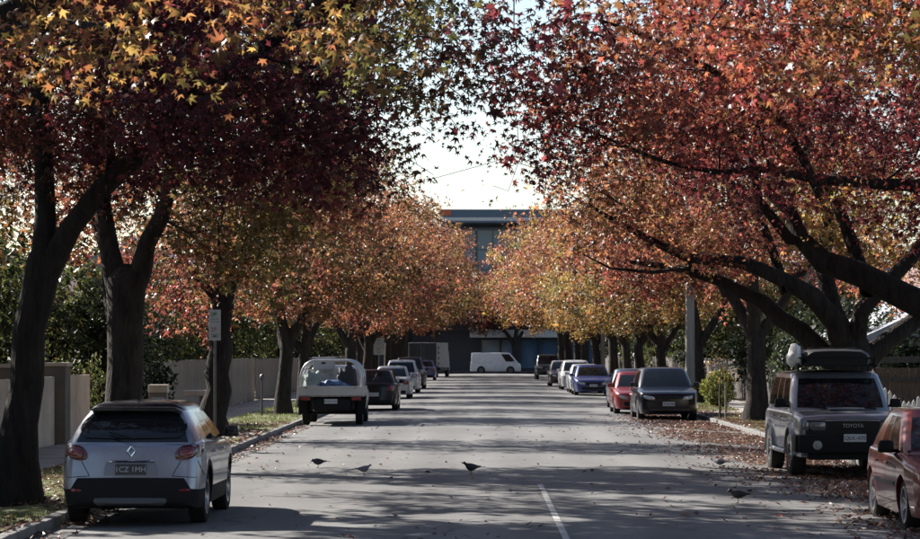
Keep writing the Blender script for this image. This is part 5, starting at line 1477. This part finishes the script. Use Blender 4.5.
# service wire from the pole across to the left, sagging
def wire(label, a, b, sag, r=.012):
    a, b = np.array(a), np.array(b); pts = []
    for i in range(33):
        t = i / 32; p = a * (1 - t) + b * t; p[2] -= sag * 4 * t * (1 - t); pts.append(p)
    o = MB().tube(pts, r, 5).build('service_wire', BLK); return tag(o, label, 'wire')
wire('thin service wire crossing the sky gap above the road', (W(690, 0, 94)[0] - .95, 94, 11.25), (-13, 102, 6.6), .35)
# small post and young staked tree
bp_ = MB().tube([(0, 0, -.1), (0, 0, 1.15)], .035, 10).lathe([(.001, 1.32), (.06, 1.28), (.075, 1.2), (.06, 1.13), (.03, 1.12)], 12).build('service_post', GALV, None, 50)
bp_.location = (W(262, 0, 78)[0], 78, VERGE_Z); tag(bp_, 'short capped metal post on the left verge before the paling fence', 'post')
st = make_tree('young_tree', (W(720, 0, 74)[0], 74, VERGE_Z), [([(W(720, 0, 74)[0], 74, VERGE_Z), (W(719.5, 0, 74)[0], 74, .9), (W(721, 0, 74)[0], 74, 1.7)], [.035, .03, .012])],
    [dict(c=(W(720, 0, 74)[0], 74, 1.75), r=(.35, .35, .5), n=14, per=8, size=.08, kind='mid', pal='olive', spread=.3, shell=.1)], BK_GREY, minz=.6, label='young staked sapling with a pale stem on the right verge', cat='tree')
MB().box((.18, .1, .5), (.05, .05, 1.2)).build('stake', PAL_T, st)
sb = MB().box((0, 0, .9), (.5, .04, .36)).box((-.2, .03, .4), (.05, .05, .9)).box((.2, .03, .4), (.05, .05, .9)).build('notice_board', pmat('board_pale', (.42, .42, .43), .6), None, bevel=.005)
sb.location = (W(706, 0, 100)[0] + .6, 100, .6); tag(sb, 'pale notice board behind the topiary bush', 'sign')

# ------------------------------------------------------------------ houses behind the gardens
BRICK = pmat('brick', (.22, .13, .10), .9, var=.35, vscale=6, bump=.4, bscale=30); WEATH = pmat('weatherboard', (.42, .41, .39), .8, var=.15)
ROOFG = pmat('roof_grey', (.22, .23, .25), .6, .2, var=.25, vscale=1.5); ROOFT = pmat('roof_tile', (.20, .10, .075), .8, var=.35, vscale=3)
PANE = glassmat('window_glass', (.1, .11, .12), (.02, .025, .03), .1); FRM = pmat('frame_white', (.6, .6, .58), .5)
def house(label, x, y, wx, wy, hw, hr, wm, rm, face, along=True):
    r = empty('house', (x, y, .1)); tag(r, label, 'house', 'houses behind the front gardens')
    MB().box((0, 0, hw / 2), (wx, wy, hw)).build('wall', wm, r)
    e = .45
    ro = MB().prism([(-wx / 2 - e, hw - .05), (wx / 2 + e, hw - .05), (0, hw + hr)], -wy / 2 - e, wy / 2 + e).build('roof', rm, r) if along else MB().prism([(-wy / 2 - e, hw - .05), (wy / 2 + e, hw - .05), (0, hw + hr)], -wx / 2 - e, wx / 2 + e, 'x').build('roof', rm, r)
    MB().box((wx * .2, wy * .2, hw + hr * .7), (.7, .7, 1.6)).build('chimney', wm, ro)
    fx = face * (wx / 2 + .02)
    for yy in (-wy * .28, wy * .28):
        f = MB().box((fx, yy, hw * .52), (.08, 1.7, 1.4)).build('window', FRM, r)
        for q in (-.41, .41): MB().box((fx + face * .045, yy + q, hw * .52), (.02, .74, 1.24)).build('pane', PANE, f)
        MB().box((fx + face * .06, yy, hw * .52 - .76), (.2, 1.9, .08)).build('sill', FRM, f)
    d = MB().box((fx, 0, 1.05), (.08, .95, 2.1)).build('door', pmat('door_dark', (.05, .06, .07), .5), r)
    MB().box((fx + face * .06, .36, 1.0), (.05, .05, .14)).build('handle', CHROME, d)
    for yy in (-wy / 2 - .02, wy / 2 + .02):
        f = MB().box((0, yy, hw * .55), (1.6, .08, 1.2)).build('window', FRM, r)
        MB().box((0, yy + math.copysign(.045, yy), hw * .55), (1.4, .02, 1.0)).build('pane', PANE, f)
house('brick house behind the cream panel wall near the left edge', -21, 58, 9, 13, 3.4, 2.6, BRICK, ROOFT, 1)
house('weatherboard house beyond the driveway on the left', -21, 84, 9, 14, 3.4, 2.6, WEATH, ROOFG, 1)
house('brick house behind the further left paling fence', -20, 112, 9, 16, 3.6, 2.6, BRICK, ROOFT, 1)
house('brick house deep behind the far left trees', -19, 150, 10, 24, 5.6, 2.8, BRICK, ROOFG, 1)
house('pale house with grey gable roof behind the gate at the right edge', 15.6, 80, 8.0, 12, 2.4, 2.0, WEATH, pmat('roof_pale', (.36, .37, .40), .6, .1, var=.2, vscale=1.5), -1)
house('brick house behind the dark right fence beyond the topiary bush', 21, 106, 9, 16, 3.6, 2.8, BRICK, ROOFT, -1)
house('brick house deep behind the far right trees', 20, 148, 10, 22, 5.4, 2.8, BRICK, ROOFG, -1)
house('pale house at the far right end of the street', 20, 192, 10, 24, 5.4, 2.8, WEATH, ROOFG, -1)
house('brick house at the far left end of the street', -20, 196, 10, 24, 5.4, 2.8, BRICK, ROOFT, 1)

# ------------------------------------------------------------------ building closing the street
DARKC = pmat('cladding_dark', (.05, .055, .068), .45, .3, var=.2, vscale=.6); WHT = pmat('band_white', (.62, .63, .64), .6, var=.1); BLG = glassmat('facade_glass', (.2, .25, .3), (.06, .125, .22), .05)
MUL = pmat('mullion', (.09, .11, .14), .4, .6); ORN = pmat('panel_orange', (.50, .13, .05), .6); BAND2 = pmat('band_blue', (.10, .15, .21), .5, .2)
bd = empty('office_building', (2.0, 246.5, .1)); tag(bd, 'dark glass office building with a white band closing the street end', 'building')
MB().box((0, 9, 2.0), (60, 17, 4.0)).build('ground_floor_wall', DARKC, bd)
MB().box((-16, 8.6, 7.2), (27.2, 17, 6.4)).build('left_block', DARKC, bd)
MB().box((10, 8.6, 9.0), (21, 16.6, 10)).build('core_wall', MUL, bd)
MB().box((-4.4, 8.7, 12.2), (8.7, 16.5, 3.7)).build('upper_wall', MUL, bd)
# white frame round the first floor
MB().box((9.2, -.7, 3.75), (23.6, 2.2, .75)).build('white_band', WHT, bd, bevel=.02)
MB().box((-2.35, -.7, 5.4), (.8, 2.2, 2.6)).build('white_return', WHT, bd, bevel=.02)
def panes(x0, x1, z0, z1, nx, nz, yy, mat, name='pane'):
    for i in range(nx):
        for j in range(nz):
            a, b = lerp(x0, x1, i / nx), lerp(x0, x1, (i + 1) / nx); c_, d = lerp(z0, z1, j / nz), lerp(z0, z1, (j + 1) / nz)
            MB().box(((a + b) / 2, yy + random.uniform(-.008, .008), (c_ + d) / 2), (b - a - .09, .05, d - c_ - .09)).build(name, mat, bd)
panes(-1.9, 20, 4.2, 14, 14, 5, .25, BLG)
for i in range(15): MB().box((lerp(-1.9, 20, i / 14), .2, 9.1), (.08, .16, 9.8)).build('mullion', MUL, bd)
for j in range(6): MB().box((9, .2, lerp(4.2, 14, j / 5)), (22, .13, .09)).build('transom', MUL, bd)
panes(-8.5, -2.0, 10.6, 14, 4, 2, .36, BLG)
panes(-1.5, 14, .3, 3.2, 8, 1, .45, BLG, 'shop_window')
for i in range(9): MB().box((lerp(-1.5, 14, i / 8), .3, 1.7), (.22, .3, 3.3)).build('column', DARKC, bd)
MB().box((-9.5, .42, 1.6), (6.5, .1, 3.0)).build('garage_door', pmat('garage_dark', (.03, .032, .04), .5), bd)
# roof slab that projects to the left with a pale line, orange end panel
MB().box((6.5, 4.5, 15.2), (24, 15, 1.3)).build('roof_slab', BAND2, bd, bevel=.03)
MB().box((6.5, -3.02, 14.9), (24.0, .06, .32)).build('slab_line', WHT, bd)
MB().box((-5.0, -3.03, 15.55), (1.2, .07, .6)).build('orange_panel', ORN, bd)

# ------------------------------------------------------------------ birds on the road
def bird(x, y, rz, label, cols, s=1.0, peck=0.0):
    z = camber(x, y)
    r = empty('bird', (x, y, z), rz); tag(r, label, 'bird', 'birds foraging on the road')
    N = 14; V = []; F = []
    prof = []   # along the body from tail (-) to bill (+)
    ax = [(-.15, .118, .006, .010), (-.115, .115, .018, .012), (-.08, .112, .030, .024), (-.04, .108, .042, .040), (0, .108, .047, .048), (.04, .115, .042, .045), (.068, .132, .030, .033),
          (.083, .152, .023, .024), (.095, .168, .022, .022), (.108, .172, .018, .018), (.118, .170, .009, .009), (.128, .167, .0045, .005), (.143, .163, .001, .001)]
    for (yy, zz, wx, wz) in ax:
        zz -= peck * max(0, yy - .04)
        for k in range(N):
            a = 2 * PI * k / N; V.append((wx * 1.15 * math.cos(a), yy, zz + wz * 1.2 * math.sin(a)))
    for i in range(len(ax) - 1):
        for k in range(N): a = i * N + k; b = i * N + (k + 1) % N; F.append((a, b, b + N, a + N))
    F += [tuple(range(N))[::-1], tuple(range((len(ax) - 1) * N, len(ax) * N))]
    mk('body', V, F, cols[0], r, 60)
    for sx in (-1, 1):
        wv = [(sx * .040, .045, .135), (sx * .047, 0, .128), (sx * .038, -.06, .118), (sx * .016, -.135, .108), (sx * .030, -.07, .142), (sx * .034, .0, .150)]
        n = len(wv); wv2 = wv + [(x_ * .86, y_, z_) for x_, y_, z_ in wv]
        mk('wing', wv2, [tuple(range(n)), tuple(range(n, 2 * n))[::-1]] + [(k, (k + 1) % n, n + (k + 1) % n, n + k) for k in range(n)], cols[1], r, 60)
        m = MB().tube([(sx * .016, .005, .078), (sx * .018, -.006, .035), (sx * .018, .004, .003)], .0035, 5)
        for q in (-.5, 0, .5): m.tube([(sx * .018, .004, .004), (sx * .018 + .022 * math.sin(q), .004 + .024 * math.cos(q), .003)], .0025, 4)
        m.tube([(sx * .018, .004, .004), (sx * .018, -.014, .003)], .0025, 4)
        m.build('leg', cols[2], r)
        bm = bmesh.new(); bmesh.ops.create_icosphere(bm, subdivisions=2, radius=.004); me = bpy.data.meshes.new('eye'); bm.to_mesh(me); bm.free(); me.materials.append(TRIM)
        e = link(bpy.data.objects.new('eye', me), r); e.location = (sx * .019, .104, .174 - peck * .06)
    mk('tail', [(-.012, -.13, .120), (.012, -.13, .120), (.03, -.215, .112), (-.03, -.215, .112), (-.012, -.13, .112), (.012, -.13, .112), (.03, -.215, .106), (-.03, -.215, .106)],
       [(0, 1, 2, 3), (7, 6, 5, 4), (0, 4, 5, 1), (1, 5, 6, 2), (2, 6, 7, 3), (3, 7, 4, 0)], cols[1], r)
    r.scale = (s, s, s)
BD = pmat('feather_dark', (.025, .024, .028), .6); BD2 = pmat('feather_black', (.015, .015, .018), .5); BGr = pmat('feather_grey', (.20, .20, .22), .7, var=.3, vscale=20); BP = pmat('bird_leg', (.3, .13, .1), .6)
def at_row(px, py):
    Zd = CAM_H * FPX / (py - VPY) if py > VPY else 100
    Zd = (CAM_H - .06) * FPX / (py - VPY)
    return (px - VPX) * Zd / FPX, Zd
for (px, py, rz, lab, cols, s, pk) in (
    (318, 467, PI / 2 + .2, 'dark bird on the sunlit left lane nearest the parked ute', (BD, BD2, BP), 1.05, .6),
    (364, 475, -PI / 2 + .2, 'pale grey bird standing between two dark birds on the left lane', (BGr, BD, BP), 1.0, 0),
    (471, 475, PI / 2 + .3, 'dark pigeon standing alone near the middle of the road', (BD, BD2, BP), 1.15, 0),
    (738, 503, PI / 2 - .2, 'black bird in the shade on the right lane in front of the four wheel drive', (BD2, BD2, BP), 1.15, .3),
    (720, 467, 1.0, 'grey bird crouching at the edge of the fallen leaves', (BGr, BGr, BP), .95, .8)):
    x, y = at_row(px, py); bird(x, y, rz, lab, cols, s, pk)
